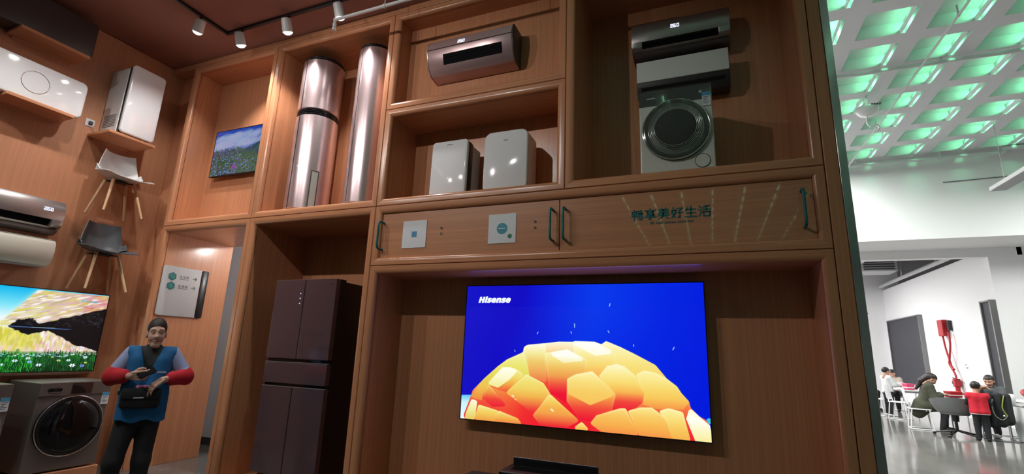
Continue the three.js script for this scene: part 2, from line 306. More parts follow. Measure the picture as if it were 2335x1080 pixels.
// ---------------------------------------------------------------- pictures on the screens
const cv = (w, h) => { const c = document.createElement('canvas'); c.width = w; c.height = h; return [c, c.getContext('2d')]; };
function canvasTex(c) { const t = new THREE.CanvasTexture(c); t.colorSpace = THREE.SRGBColorSpace; return t; }
const poly = (g, p, sx, sy) => { g.beginPath(); for (let i = 0; i < p.length; i += 2) g.lineTo(p[i] * sx, p[i + 1] * sy); g.closePath(); };
function shaded(g, p, sx, sy, top, bottom, blur = 0) {
  let a = 1e9, b = -1e9; for (let i = 1; i < p.length; i += 2) { a = Math.min(a, p[i] * sy); b = Math.max(b, p[i] * sy); }
  const q = g.createLinearGradient(0, a, 0, b); [].concat(bottom).length; q.addColorStop(0, top); (Array.isArray(bottom) ? bottom : [bottom]).forEach((c, i, l) => q.addColorStop((i + 1) / l.length, c));
  g.save(); if (blur) { g.shadowColor = bottom; g.shadowBlur = blur; } poly(g, p, sx, sy); g.fillStyle = q; g.fill(); g.lineJoin = 'round'; g.lineWidth = 5; g.strokeStyle = q; g.stroke(); g.restore();
}
function piece(g, p, sx, sy, stops, r = 8, edge = 0.55) {   // one cube face of the fruit: rounded corners, pale upper rim
  let a = 1e9, b = -1e9; const q = []; for (let i = 0; i < p.length; i += 2) { q.push([p[i] * sx, p[i + 1] * sy]); a = Math.min(a, p[i + 1] * sy); b = Math.max(b, p[i + 1] * sy); }
  const n = q.length, w = g.createLinearGradient(0, a, 0, b); stops.forEach((c, i) => w.addColorStop(i / (stops.length - 1), c));
  const path = () => { g.beginPath(); g.moveTo((q[0][0] + q[n - 1][0]) / 2, (q[0][1] + q[n - 1][1]) / 2); for (let i = 0; i < n; i++) { const e = q[(i + 1) % n]; g.arcTo(q[i][0], q[i][1], (q[i][0] + e[0]) / 2, (q[i][1] + e[1]) / 2, r); g.lineTo((q[i][0] + e[0]) / 2, (q[i][1] + e[1]) / 2); } g.closePath(); };
  g.save(); g.shadowColor = stops[Math.min(1, stops.length - 1)]; g.shadowBlur = 7; path(); g.fillStyle = w; g.fill(); g.shadowBlur = 0; g.lineWidth = 7; g.strokeStyle = w; g.stroke(); path(); g.clip();
  const rim = g.createLinearGradient(0, a, 0, a + (b - a) * 0.8); rim.addColorStop(0, `rgba(255,252,214,${edge})`); rim.addColorStop(1, 'rgba(255,240,160,0)'); for (const lw of [16, 9, 4]) { g.lineWidth = lw; g.globalAlpha = 0.32; g.strokeStyle = rim; path(); g.stroke(); } g.restore();
}
function fruitPicture() {
  const [c, g] = cv(1400, 800), sx = 1.4, sy = 0.8, M = MANGO, k = (n, ...st) => piece(g, M[n], sx, sy, st);
  let q = g.createLinearGradient(0, 0, 1400, 500); q.addColorStop(0, '#1414c8'); q.addColorStop(0.25, '#1008c4'); q.addColorStop(0.55, '#0430e6'); q.addColorStop(1, '#0018de'); g.fillStyle = q; g.fillRect(0, 0, 1400, 800);
  q = g.createRadialGradient(800, 30, 20, 800, 30, 420); q.addColorStop(0, 'rgba(10,66,240,.5)'); q.addColorStop(1, 'rgba(10,60,240,0)'); g.fillStyle = q; g.fillRect(0, 0, 1400, 800);
  q = g.createLinearGradient(0, 640, 0, 800); q.addColorStop(0, '#2fa8f5'); q.addColorStop(0.4, '#c8f4ff'); q.addColorStop(1, '#eefaff'); g.fillStyle = q; g.beginPath(); g.moveTo(0, 665); g.lineTo(70, 660); g.lineTo(90, 800); g.lineTo(0, 800); g.fill();
  g.fillStyle = '#2ec4e8'; g.beginPath(); g.arc(1395, 700, 14, 0, 7); g.fill();
  piece(g, M.sil, sx, sy, ['#ffffee', '#f6e88a', '#f6b850', '#f2503a', '#ee1432'], 22, 0.9);
  q = g.createRadialGradient(620, 790, 30, 620, 740, 420); q.addColorStop(0, 'rgba(240,12,48,1)'); q.addColorStop(0.5, 'rgba(242,44,44,.8)'); q.addColorStop(1, 'rgba(246,150,50,0)');
  g.save(); poly(g, M.sil, sx, sy); g.clip(); g.fillStyle = q; g.fillRect(0, 300, 1400, 500); g.restore();
  k('A', '#f6f4b0', '#ece676', '#e4d858', '#eec050', '#f08c40'); k('F', '#fffdf0', '#f6eca0', '#f0c868', '#f0a858', '#f07848');
  k('Bl', '#ecc858', '#f29a44', '#f04438', '#ee2236'); k('Bs', '#f4ec98', '#f0da68', '#f2a846', '#f05a38'); k('Bw', '#fffff0', '#fbf8cc', '#f2ea90');
  k('J', '#fffbd2', '#faeea0', '#f8e07c', '#f8d46a'); k('K', '#fffce8', '#fbf0a8', '#f8da74', '#f8b254'); k('Kw', '#ffffff', '#fffde2');
  k('I', '#fcf2b0', '#fae88c', '#f9d86c', '#f8c65a', '#f69848'); k('H', '#fdf8cc', '#fbec98', '#f9da72', '#f8b652', '#f04a3c', '#ee1e36');
  k('E', '#fcf8d2', '#f6e890', '#f2c464', '#f0a050', '#f0543e', '#ee1434', '#ee1034'); k('Ew', '#ffffff', '#fffef0', '#f8f0b4');
  k('C', '#f4ec94', '#f2e074', '#f2d264', '#f2b44e', '#f07840', '#ee2a36'); k('D', '#f6e880', '#f6d062', '#f6b44e', '#f4a04a', '#f26a3e', '#ee2234');
  k('G', '#fbf0a4', '#f9dc78', '#f6a24a', '#f04a3a', '#ee1434'); piece(g, [474, 672, 508, 639, 574, 613, 664, 752, 566, 830, 478, 766], sx, sy, ['#fcf4b0', '#f9de7c', '#f8cc62', '#f8c45c'], 14, 0.7);
  k('L', '#fae084', '#f8c25c', '#f8b04e', '#f69248'); k('M', '#fbea92', '#f9cc66', '#f8b652', '#f69a48'); k('N', '#fcf2a8', '#fae07c', '#f8c85e', '#f6b24e');
  k('W', '#fffbd8', '#fffff4', '#fdf6c0', '#f8ea96'); k('T', '#fae080', '#f8b850'); k('Q', '#fdfbe0', '#f2ec9c', '#e8cc60'); k('R', '#f6ec8c', '#f2cc5c', '#f2a048'); k('S', '#f6e07c', '#f2b850', '#f28042');
  g.fillStyle = 'rgba(255,250,220,.85)'; for (const [x, y, w, h] of [[335, 650, 18, 9], [352, 668, 12, 6], [575, 710, 24, 10]]) { g.beginPath(); g.ellipse(x, y, w / 2, h / 2, 0.6, 0, 7); g.fill(); }
  g.fillStyle = '#9cc8ff'; for (let i = 0; i < M.sp.length; i += 2) { g.beginPath(); g.ellipse(M.sp[i] * sx, M.sp[i + 1] * sy, 2.6, 7 + (i % 3) * 2, (i % 5 - 2) * 0.25, 0, 7); g.fill(); }
  g.fillStyle = '#f4fbff'; g.font = 'italic bold 62px sans-serif'; g.save(); g.translate(80, 103); g.scale(0.92, 0.76); g.fillText('Hisense', 0, 0); g.lineWidth = 6; g.lineJoin = 'round'; g.strokeStyle = '#f4fbff'; g.strokeText('Hisense', 0, 0); g.restore();
  return canvasTex(c);
}
const MANGO = {"sil":[12,1000,46,841,55,793,108,701,166,612,208,559,282,500,284,460,302,446,376,432,436,418,533,415,537,412,584,412,612,429,630,405,684,441,736,483,815,552,855,636,889,680,904,721,929,769,933,806,963,857,983,872,995,902,1004,1015,538,1025],"A":[46,841,108,701,208,559,282,500,314,655,221,775,122,752,95,855],"F":[284,460,376,432,383,700,314,662],"Bs":[127,752,256,628,283,658,209,783,188,778],"Bw":[124,736,188,617,218,614,256,628,219,697,170,757],"Bl":[99,841,126,745,211,886,148,894],"K":[499,410,584,412,663,483,662,544,602,635,556,624,550,542,500,493],"Kw":[474,411,584,412,660,478,587,498,525,449],"J":[615,424,630,405,736,483,815,552,852,636,775,590,743,612,701,566,662,544,666,493],"I":[746,617,775,590,814,601,855,636,889,680,904,721,929,769,907,814,816,821,766,799,770,736],"H":[602,640,635,571,671,558,700,571,740,627,770,736,764,790,726,848,651,853,664,753],"E":[377,501,471,470,552,534,548,622,476,666,472,834,400,768],"Ew":[397,497,471,470,548,535,456,557],"C":[211,792,296,657,371,711,400,780,330,908,318,903],"D":[400,783,519,942,463,998,367,998,331,933],"G":[474,672,508,639,574,613,664,752,648,854,564,938,529,932,473,818],"Gs":[473,818,474,760,564,835,664,752,648,854,564,947,529,938],"T":[497,999,532,952,563,1001],"L":[568,952,592,900,681,844,701,841,747,1000,616,1003],"M":[712,854,755,829,799,824,847,882,869,998,752,999],"N":[826,839,859,820,906,837,928,1002,869,997,852,900],"W":[921,872,933,810,963,857,995,902,1004,1015,949,1003],"Q":[28,955,51,860,74,870,67,996,23,997],"R":[85,895,174,926,160,1001,69,995],"S":[177,925,263,967,284,1008,164,1001],"logo":[58,131,210,131,56,79],"sp":[501,288,501,301,342,355,242,489,646,149,640,336,737,425,884,437,487,347]};
function lakePicture() {
  const [c, g] = cv(1200, 680), sx = 1.2, sy = 0.68, L = {"sky":[361,22,540,35,492,206,413,467],"hill":[413,467,540,35,997,21,993,168,605,426],"dark":[449,464,504,384,568,362,610,426,790,315,994,180,1000,761,828,652,673,496,562,558],"refl":[415,477,562,558,673,496,828,652,1005,808,851,853,449,770],"grass":[448,760,635,767,982,808,997,992,475,990],"txt":[832,105,937,100,953,30,1011,165]}, soft = (x, y, rx, ry, col, rot = 0) => { g.save(); g.translate(x, y); g.rotate(rot); g.scale(rx, ry); const q = g.createRadialGradient(0, 0, 0, 0, 0, 1); q.addColorStop(0, col); q.addColorStop(0.6, col); q.addColorStop(1, col.replace(/[^,]+\)$/, '0)')); g.fillStyle = q; g.beginPath(); g.arc(0, 0, 1, 0, 7); g.fill(); g.restore(); };
  let q = g.createLinearGradient(0, 0, 0, 320); q.addColorStop(0, '#0fb6ee'); q.addColorStop(0.45, '#7fe4f8'); q.addColorStop(0.8, '#f2fdff'); g.fillStyle = q; g.fillRect(0, 0, 1200, 330);
  const hill = [330, 470, 420, 400, 560, 15, 1000, 10, 1000, 190, 605, 440];
  g.save(); poly(g, hill, sx, sy); q = g.createLinearGradient(430, 300, 1000, 0); q.addColorStop(0, '#f2f4c0'); q.addColorStop(0.4, '#e6d8c8'); q.addColorStop(1, '#dca8a4'); g.fillStyle = q; g.shadowColor = '#e8ecd8'; g.shadowBlur = 40; g.fill(); g.clip();
  for (let i = 0; i < 700; i++) { const x = 430 + rnd() * 780, y = rnd() * 330; soft(x, y, 16 + rnd() * 60, 3 + rnd() * 7, x > 1020 && i % 3 ? ['rgba(200,90,70,0.5)', 'rgba(226,150,170,0.5)'][i % 2] : ['rgba(212,206,60,0.5)', 'rgba(255,250,250,0.75)', 'rgba(214,176,196,0.55)', 'rgba(222,214,120,0.5)', 'rgba(176,150,110,0.35)'][i % 5], -0.42 + rnd() * 0.2); }
  g.restore();
  q = g.createLinearGradient(0, 320, 0, 560); q.addColorStop(0, '#f6f6d8'); q.addColorStop(0.35, '#e2dc80'); q.addColorStop(1, '#ead4da'); g.fillStyle = q; g.fillRect(0, 318, 1200, 362);
  for (let i = 0; i < 420; i++) { const x = 380 + rnd() * 800, y = 330 + rnd() * 210; soft(x, y, 5 + rnd() * 14, 14 + rnd() * 34, x < 760 ? ['rgba(214,208,60,0.55)', 'rgba(236,226,120,0.6)', y > 470 ? 'rgba(250,200,215,0.7)' : 'rgba(190,186,60,0.4)'][i % 3] : ['rgba(252,244,248,0.7)', 'rgba(244,200,212,0.6)', 'rgba(220,206,110,0.5)', 'rgba(206,150,150,0.45)'][i % 4]); }
  for (let i = 0; i < 40; i++) soft(430 + rnd() * 60, 430 + rnd() * 100, 20, 14, 'rgba(60,190,235,0.5)');
  const D = L.dark.map((v, i) => (i % 2 === 0 && v > 985 ? 1015 : v)), q2 = []; for (let i = 0; i < D.length; i += 2) { const a = D[i], b = D[i + 1], e = D[(i + 2) % D.length], f = D[(i + 3) % D.length]; for (let k = 0; k < 9; k++) q2.push(a + (e - a) * k / 9 + rnd() * 8 - 4, b + (f - b) * k / 9 + (k ? rnd() * 18 - 9 : 0)); }
  g.save(); g.fillStyle = '#0c0f14'; g.shadowColor = '#10141a'; g.shadowBlur = 8; poly(g, q2, sx, sy); g.fill(); g.clip(); for (let i = 0; i < 220; i++) soft(540 + rnd() * 660, 170 + rnd() * 130, 4 + rnd() * 16, 3 + rnd() * 8, ['rgba(44,58,34,0.5)', 'rgba(46,46,66,0.5)', 'rgba(28,34,30,0.6)', 'rgba(90,86,120,0.25)'][i % 4]); g.restore();
  g.fillStyle = '#46649c'; g.beginPath(); g.moveTo(540, 314); g.lineTo(980, 322); g.lineTo(940, 328); g.lineTo(560, 321); g.fill(); g.fillStyle = '#9cc0b8'; g.fillRect(690, 317, 160, 3);
  q = g.createLinearGradient(0, 510, 0, 680); q.addColorStop(0, 'rgba(20,90,30,0)'); q.addColorStop(0.22, '#166a22'); q.addColorStop(1, '#062a10'); g.fillStyle = q; g.fillRect(0, 500, 1200, 180);
  for (let i = 0; i < 1500; i++) { const x = rnd() * 1200, y = 545 + rnd() * 150; g.strokeStyle = x < 760 ? ['#28a030', '#0c5a18', '#3cb848', '#0e4a26'][i % 4] : ['#175a2a', '#0a3016', '#2a7a3a', '#0c2a24'][i % 4]; g.lineWidth = 2 + rnd() * 3; g.beginPath(); g.moveTo(x, y); g.lineTo(x + rnd() * 18 - 9, y - 18 - rnd() * 34); g.stroke(); }
  for (let i = 0; i < 90; i++) soft(420 + rnd() * 780, 532 + rnd() * 26, 5 + rnd() * 8, 3 + rnd() * 4, ['rgba(190,225,250,0.8)', 'rgba(250,252,255,0.8)', 'rgba(120,190,220,0.7)'][i % 3]);
  for (const [x, y, r, col] of [[640, 590, 16, 0], [720, 570, 15, 0], [735, 600, 15, 1], [800, 625, 17, 0], [880, 560, 8, 2], [930, 590, 12, 2], [1000, 588, 14, 0], [1035, 632, 20, 3], [1110, 636, 17, 4], [1130, 610, 10, 2], [1120, 565, 14, 0], [560, 620, 14, 0], [470, 600, 12, 0], [1010, 480, 14, 0], [1080, 486, 13, 0], [1150, 500, 12, 0]]) { const cl = ['#dcecfa', '#8cc4e8', '#e8e070', '#f2f4ff', '#7a84e0'][col]; for (let a = 0; a < 6; a++) { g.fillStyle = cl; g.beginPath(); g.ellipse(x + Math.cos(a * 1.05) * r * 0.7, y + Math.sin(a * 1.05) * r * 0.35, r * 0.5, r * 0.28, a, 0, 7); g.fill(); } g.fillStyle = '#3a5a8a'; g.beginPath(); g.arc(x, y, r * 0.22, 0, 7); g.fill(); }
  g.fillStyle = '#22b8e0'; g.font = 'bold 34px sans-serif'; g.save(); g.translate(994, 78); g.scale(1.0, 0.8); g.fillText('Hisense', 0, 0); g.restore();
  return canvasTex(c);
}
function meadowPicture() {
  const [c, g] = cv(800, 460);
  let q = g.createLinearGradient(0, 0, 0, 260); q.addColorStop(0, '#1c48c0'); q.addColorStop(1, '#7c98dc'); g.fillStyle = q; g.fillRect(0, 0, 800, 460);
  for (let i = 0; i < 160; i++) { const x = rnd() * 560, y = 60 + rnd() * 130 - x * 0.03; g.fillStyle = `rgba(${170 + rnd() * 30},${180 + rnd() * 30},236,.22)`; g.beginPath(); g.ellipse(x, y, 40 + rnd() * 60, 16 + rnd() * 22, -0.2, 0, 7); g.fill(); }
  g.fillStyle = '#5a78c4'; g.beginPath(); g.moveTo(380, 240); g.lineTo(600, 110); g.lineTo(800, 60); g.lineTo(800, 260); g.fill();
  g.fillStyle = '#9db2e6'; g.beginPath(); g.moveTo(470, 190); g.lineTo(620, 92); g.lineTo(800, 40); g.lineTo(800, 90); g.lineTo(640, 150); g.fill();
  g.fillStyle = '#24485a'; g.beginPath(); g.moveTo(370, 230); g.lineTo(500, 200); g.lineTo(640, 150); g.lineTo(800, 90); g.lineTo(800, 330); g.lineTo(420, 330); g.fill();
  for (let i = 0; i < 240; i++) { g.fillStyle = ['#2c5c50', '#1c3c4c', '#3a6a48', '#30567a'][i % 4]; g.beginPath(); const x = 400 + rnd() * 400; g.arc(x, 320 - rnd() * (x - 380) * 0.5, 4 + rnd() * 12, 0, 7); g.fill(); }
  for (let i = 0; i < 2200; i++) { const x = rnd() * 800, top = 190 + Math.max(0, x - 330) * 0.3 + rnd() * 30, y = top + rnd() * (460 - top); g.fillStyle = ['#2f5a2a', '#4c7038', '#1f4020', '#5a6a50', '#54507a', '#3c6a30'][i % 6]; g.beginPath(); g.ellipse(x, y, 3 + rnd() * 9, 2 + rnd() * 8, rnd() * 3, 0, 7); g.fill(); }
  for (let i = 0; i < 60; i++) { const x = rnd() * 400; g.strokeStyle = ['#4a4a78', '#35502e', '#6a5a94'][i % 3]; g.lineWidth = 4; g.beginPath(); const y = 170 + rnd() * 60; g.moveTo(x, y + 60); g.lineTo(x + rnd() * 10 - 5, y); g.stroke(); }
  for (let i = 0; i < 50; i++) { g.fillStyle = ['#8a74b8', '#a898c8', '#6a5a9a'][i % 3]; g.beginPath(); g.arc(rnd() * 500, 200 + rnd() * 220, 2 + rnd() * 5, 0, 7); g.fill(); }
  g.fillStyle = '#b040b8'; for (const [x, y, r] of [[300, 388, 18], [316, 380, 15], [290, 400, 13], [308, 402, 12]]) { g.beginPath(); g.arc(x, y, r, 0, 7); g.fill(); }
  return canvasTex(c);
}
function television(label, w, h, tex, k, o = {}) {   // origin: bottom centre of the back, front toward +z
  const t = thing('television', label, 'television', [0, 0, 0], 0, 'televisions');
  part('casing', rb(-w / 2, w / 2, 0, h, 0, 0.035, 0.006), black, t);
  const b = 0.009;
  part('bezel', [bx(-w / 2, w / 2, 0, b, 0.03, 0.038), bx(-w / 2, w / 2, h - b, h, 0.03, 0.038), bx(-w / 2, -w / 2 + b, b, h - b, 0.03, 0.038), bx(w / 2 - b, w / 2, b, h - b, 0.03, 0.038)], o.bezel ?? black, t);
  part('screen', new THREE.PlaneGeometry(w - 2 * b, h - 2 * b).translate(0, h / 2, 0.0365), new THREE.MeshPhysicalMaterial({ color: 0x050505, roughness: 0.25, emissive: 0xffffff, emissiveMap: tex, emissiveIntensity: k }), t);
  if (o.light) { const a = new THREE.RectAreaLight(o.light, o.power, w - 0.06, h - 0.06); a.position.set(0, h / 2, 0.042); a.rotation.y = Math.PI; t.add(a); }
  return t;
}

// ---------------------------------------------------------------- appliances on the display wall
{
  const tv = television('large television showing a diced mango on a blue ground', 2.1, 1.2, fruitPicture(), 1.0, { light: lin(0.55, 0.45, 0.75), power: 0.5 });
  tv.position.set(-1.08, 0.83, -0.418);
  part('mount', bx(-0.4, 0.4, 0.3, 0.9, -0.06, 0), darkGrey, tv);
  const s = television('small television with a mountain meadow picture in the upper left cabinet', 1.1, 0.63, meadowPicture(), 0.62);
  s.position.set(-5.35, 3.47, -0.315); part('mount', bx(-0.25, 0.25, 0.15, 0.5, -0.044, 0), darkGrey, s);
  const l = television('television showing a lake with grass and flowers on the left wall', 1.52, 0.86, lakePicture(), 1.0, { light: lin(0.6, 0.7, 0.6), power: 0.5 });
  l.position.set(-6.545, 1.045, 0.965); l.rotation.y = Math.PI / 2; part('mount', bx(-0.3, 0.3, 0.2, 0.7, -0.064, 0), darkGrey, l);
  part('foot_bar', rb(-0.72, 0.72, -0.028, 0, 0.0, 0.04, 0.006), mat([0.2, 0.12, 0.08], 0.4, { metalness: 0.5 }), l);
}
{ // laser projector on a low cabinet under the large television
  const c = thing('media_cabinet', 'low dark cabinet under the large television', 'cabinet', [-1.16, 0.1, -0.05]);
  part('body', rb(-0.75, 0.75, 0, 0.36, -0.2, 0.22, 0.008), darkGrey, c); for (const s of [-1, 1]) part('door', rb(s < 0 ? -0.74 : 0.004, s < 0 ? -0.004 : 0.74, 0.01, 0.35, 0.22, 0.235, 0.004), black, c);
  const t = thing('laser_projector', 'black laser projector box below the large television', 'projector', [-1.16, 0.46, -0.03]);
  part('housing', rb(-0.36, 0.36, 0.01, 0.115, -0.12, 0.15, 0.012), black, t); part('rear_lip', rb(-0.335, 0.335, 0.11, 0.17, -0.12, -0.085, 0.008), black, t);
  part('top_grille', [...Array(5)].map((_, i) => bx(-0.3, 0.3, 0.114, 0.118, -0.04 + i * 0.025, -0.03 + i * 0.025)), blackGloss, t);
  part('lens_window', rb(-0.1, 0.1, 0.113, 0.118, -0.075, -0.05, 0.002), blackGloss, t); part('lip_edge', rb(-0.335, 0.335, 0.168, 0.174, -0.088, -0.082, 0.002), silver, t);
  for (const x of [-0.3, 0.3]) for (const z of [-0.08, 0.11]) part('foot', cyl(x, 0, 0.012, z, 0.015, 0.015, 12), black, t);
}
{ // refrigerator
  const plum = mat([0.135, 0.082, 0.098], 0.16, { metalness: 0.35, clearcoat: 0.7, clearcoatRoughness: 0.05 });
  const t = thing('refrigerator', 'dark plum four door refrigerator with a middle drawer', 'refrigerator', [-3.81, 0.096, -0.06]);
  const w = 0.4, H = 1.98;
  part('body', rb(-w, w, 0.13, H - 0.02, -0.62, -0.065, 0.008), black, t); part('base', bx(-w + 0.02, w - 0.02, 0.05, 0.13, -0.6, -0.08), black, t);
  const door = (n, x0, x1, y0, y1) => part(n, rb(x0, x1, y0, y1, -0.06, 0, 0.006, 3), plum, t);
  const d1 = door('door', -w, -0.004, 1.19, H), d2 = door('door', 0.004, w, 1.19, H);
  door('drawer', -w, w, 0.955, 1.15); door('door', -w, -0.004, 0.125, 0.925); door('door', 0.004, w, 0.125, 0.925);
  part('grip_recess', [bx(-w + 0.01, w - 0.01, 1.15, 1.19, -0.06, -0.025), bx(-w + 0.01, w - 0.01, 0.925, 0.955, -0.06, -0.025)], blackGloss, t);
  part('trim_strip', [rb(-w, w, 1.153, 1.158, -0.03, -0.002, 0.002), rb(-w, w, 0.921, 0.926, -0.03, 0.001, 0.002)], silver, t);
  part('control_light', [0, 1, 2].map((i) => bx(-0.052, -0.042, 1.83 - i * 0.05, 1.842 - i * 0.05, -0.001, 0.0015)), glow([0.55, 0.6, 1], 1.2), d1);
  part('badge', bx(0.29, 0.37, 1.935, 1.943, 0, 0.0015), chrome, d2);
  for (const a of [-w, w - 0.1]) part('hinge_cover', rb(a, a + 0.1, H - 0.02, H + 0.002, -0.14, -0.06, 0.004), black, t);
  for (const x of [-0.34, 0.34]) for (const z of [-0.1, -0.52]) part('foot', cyl(x, 0, 0.07, z, 0.018, 0.022, 14), black, t);
  part('kick_vent', [...Array(4)].map((_, i) => bx(-0.3, 0.3, 0.06 + i * 0.014, 0.068 + i * 0.014, -0.08, -0.076)), darkGrey, t);
}
// tall air conditioner columns
function column(label, x, z, r, H, ring) {
  const t = thing('column_air_conditioner', label, 'air conditioner', [x, yT + FW + SEAM / 2, z], 0, 'column air conditioners');
  part('base', cyl(0, 0, 0.022, 0, r * 0.985, r * 0.985, 48), black, t);
  const y1 = ring ? H * 0.60 : H - 0.06;
  const seg = (a, b) => new THREE.LatheGeometry([[0.0001, a], [r - 0.008, a], [r, a + 0.008], [r, b - 0.008], [r - 0.008, b], [0.0001, b]].map(([q, y]) => new THREE.Vector2(q, y)), 64);
  if (ring) { part('lower_shell', toCreasedNormals(seg(0.022, y1), 0.6), roseSilver, t); part('vent_ring', [cyl(0, y1, y1 + 0.075, 0, r - 0.012, r - 0.012, 48), ...[0, 1, 2].map((i) => new THREE.TorusGeometry(r - 0.01, 0.006, 8, 48).rotateX(Math.PI / 2).translate(0, y1 + 0.018 + i * 0.02, 0))], blackGloss, t); part('upper_shell', toCreasedNormals(seg(y1 + 0.075, H - 0.05), 0.6), roseSilver, t); } else part('shell', toCreasedNormals(seg(0.022, H - 0.05), 0.6), roseSilver, t);
  part('top_cap', new THREE.LatheGeometry([[0.0001, H], [r - 0.03, H], [r - 0.004, H - 0.02], [r - 0.004, H - 0.05], [0.0001, H - 0.05]].map(([q, y]) => new THREE.Vector2(q, y)), 48), black, t);
  const arc = (a, y0, y2, hw, dr) => { const c = new THREE.CylinderGeometry(r + dr, r + dr, y2 - y0, 4, 1, true, a - hw / r, 2 * hw / r); return c.translate(0, (y0 + y2) / 2, 0); };
  part('seam', ring ? [arc(-0.16, 0.03, y1, 0.005, 0.0015), arc(-0.16, y1 + 0.075, H - 0.06, 0.005, 0.0015)] : arc(-0.25, 0.03, H - 0.06, 0.003, 0.0012), black, t);
  if (ring) { part('control_slot', arc(1.0, 0.03, 0.47, 0.045, 0.002), darkGrey, t); part('control_panel', arc(1.0, 0.04, 0.455, 0.032, 0.004), mat([0.35, 0.36, 0.33], 0.25), t); part('indicator', arc(0.2, 0.5, 0.507, 0.012, 0.003), glow([0.9, 0.9, 1], 2), t); }
  return t;
}
column('tall rose silver air conditioner column with a black ring and side seam', -4.2, -0.30, 0.235, 1.9, true);
column('narrower plain silver air conditioner column beside the ringed one', -3.39, -0.27, 0.2, 1.89, false);

// seven segment numbers for displays
function segments(text, h) {
  const S = { a: [0, 1, 1, 1], b: [1, 1, 1, 0.5], c: [1, 0.5, 1, 0], d: [0, 0, 1, 0], e: [0, 0.5, 0, 0], f: [0, 1, 0, 0.5], g: [0, 0.5, 1, 0.5] }, D = { 2: 'abged', 6: 'afgecd', 0: 'abcdef', 5: 'afgcd' };
  const out = [], w = h * 0.5; let x = 0;
  for (const ch of text) {
    if (ch === '.') { out.push(bx(x - 0.1 * h, x, 0, 0.12 * h, 0, 0.002)); x += 0.12 * h; continue; }
    for (const s of D[ch]) { const [a, b, c, d] = S[s], t = h * 0.08; out.push(bx(x + Math.min(a, c) * w - t, x + Math.max(a, c) * w + t, Math.min(b, d) * h - t, Math.max(b, d) * h + t, 0, 0.002)); }
    x += w * 1.6;
  }
  return out.map((g) => g.translate(-x / 2, 0, 0));
}
const ledWhite = glow([0.75, 0.8, 1], 1.6);
{ // rose wall air conditioner with the black vent
  const t = thing('wall_air_conditioner', 'rose coloured wall air conditioner in the cabinet above the air purifiers', 'air conditioner', [-2.06, 4.115, -0.219], 0, 'wall air conditioners'); t.scale.set(0.92, 0.88, 0.92);
  part('lower_body', runX([[0, 0.0], [0.14, 0.02], [0.21, 0.09], [0.262, 0.27], [0.262, 0.285], [0, 0.285]], -0.5, 0.5, 0.01), roseBody, t);
  part('upper_panel', runX([[0, 0.29], [0.268, 0.29], [0.262, 0.33], [0.235, 0.405], [0.21, 0.42], [0, 0.42]], -0.5, 0.5, 0.01), roseBody, t);
  for (const s of [-1, 1]) part('end_cap', runX([[0, -0.002], [0.14, 0.018], [0.21, 0.088], [0.266, 0.28], [0.262, 0.33], [0.237, 0.407], [0.21, 0.424], [0, 0.424]], s < 0 ? -0.512 : 0.5, s < 0 ? -0.5 : 0.512, 0.004), s < 0 ? roseBody : darkGrey, t);
  const v = (y) => 0.21 + (y - 0.09) / 0.18 * 0.052;
  part('vent', runX([[v(0.1) - 0.01, 0.1], [v(0.1) + 0.003, 0.1], [v(0.215) + 0.003, 0.215], [v(0.215) - 0.01, 0.215]], -0.31, 0.385), blackMatte, t);
  part('louver', [0, 1].map((i) => runX([[v(0.13 + i * 0.04), 0.13 + i * 0.04], [v(0.13 + i * 0.04) + 0.007, 0.132 + i * 0.04], [v(0.14 + i * 0.04) + 0.006, 0.142 + i * 0.04]], -0.3, 0.375)), blackMatte, t);
  part('display', segments('26.0', 0.035).map((g) => g.rotateX(-0.15).translate(-0.08, 0.31, 0.266)), ledWhite, t);
  part('bracket', bx(-0.3, 0.3, 0.05, 0.35, -0.001, 0.002), darkGrey, t);
}
function silverAC(label, o) { // origin: back bottom centre, front +z
  const w = o.w, t = thing('wall_air_conditioner', label, 'air conditioner', o.pos, o.turn ?? 0, 'wall air conditioners');
  part('upper_body', runX([[0, 0.15], [0.20, 0.15], [0.215, 0.2], [0.205, 0.3], [0.17, 0.355], [0.13, 0.365], [0, 0.365]], -w / 2, w / 2, 0.008), silver, t);
  part('cheek', runX([[0, 0.06], [0.15, 0.06], [0.20, 0.10], [0.208, 0.15], [0, 0.15]], -w / 2, -w / 2 + 0.1, 0.006), silver, t); part('cheek', runX([[0, 0.06], [0.15, 0.06], [0.20, 0.10], [0.208, 0.15], [0, 0.15]], w / 2 - 0.1, w / 2, 0.006), silver, t);
  part('vent', runX([[0, 0.06], [0.13, 0.06], [0.165, 0.15], [0, 0.15]], -w / 2 + 0.1, w / 2 - 0.1), blackMatte, t);
  part('louver', runX([[0.1, 0.045], [0.17, 0.055], [0.195, 0.075], [0.165, 0.07], [0.1, 0.06]], -w / 2 + 0.09, w / 2 - 0.09, 0.002), silver, t);
  part('lower_body', runX([[0, 0.0], [0.10, 0.0], [0.155, 0.03], [0.17, 0.05], [0.1, 0.058], [0, 0.058]], -w / 2 + 0.01, w / 2 - 0.01, 0.004), mat([0.16, 0.13, 0.13], 0.35, { metalness: 0.5 }), t);
  part('display', segments('26.0', 0.032).map((g) => g.rotateX(-0.1).translate(o.dx ?? -0.03, 0.235, 0.2145)), ledWhite, t);
  return t;
}
silverAC('grey silver wall air conditioner at the top of the upper right cabinet', { w: 0.87, pos: [-0.13, 4.20, -0.7] });
silverAC('grey silver wall air conditioner on the left wall above the cream one', { w: 0.95, pos: [XL, 2.47, 1.33], turn: Math.PI / 2, dx: 0.33 });
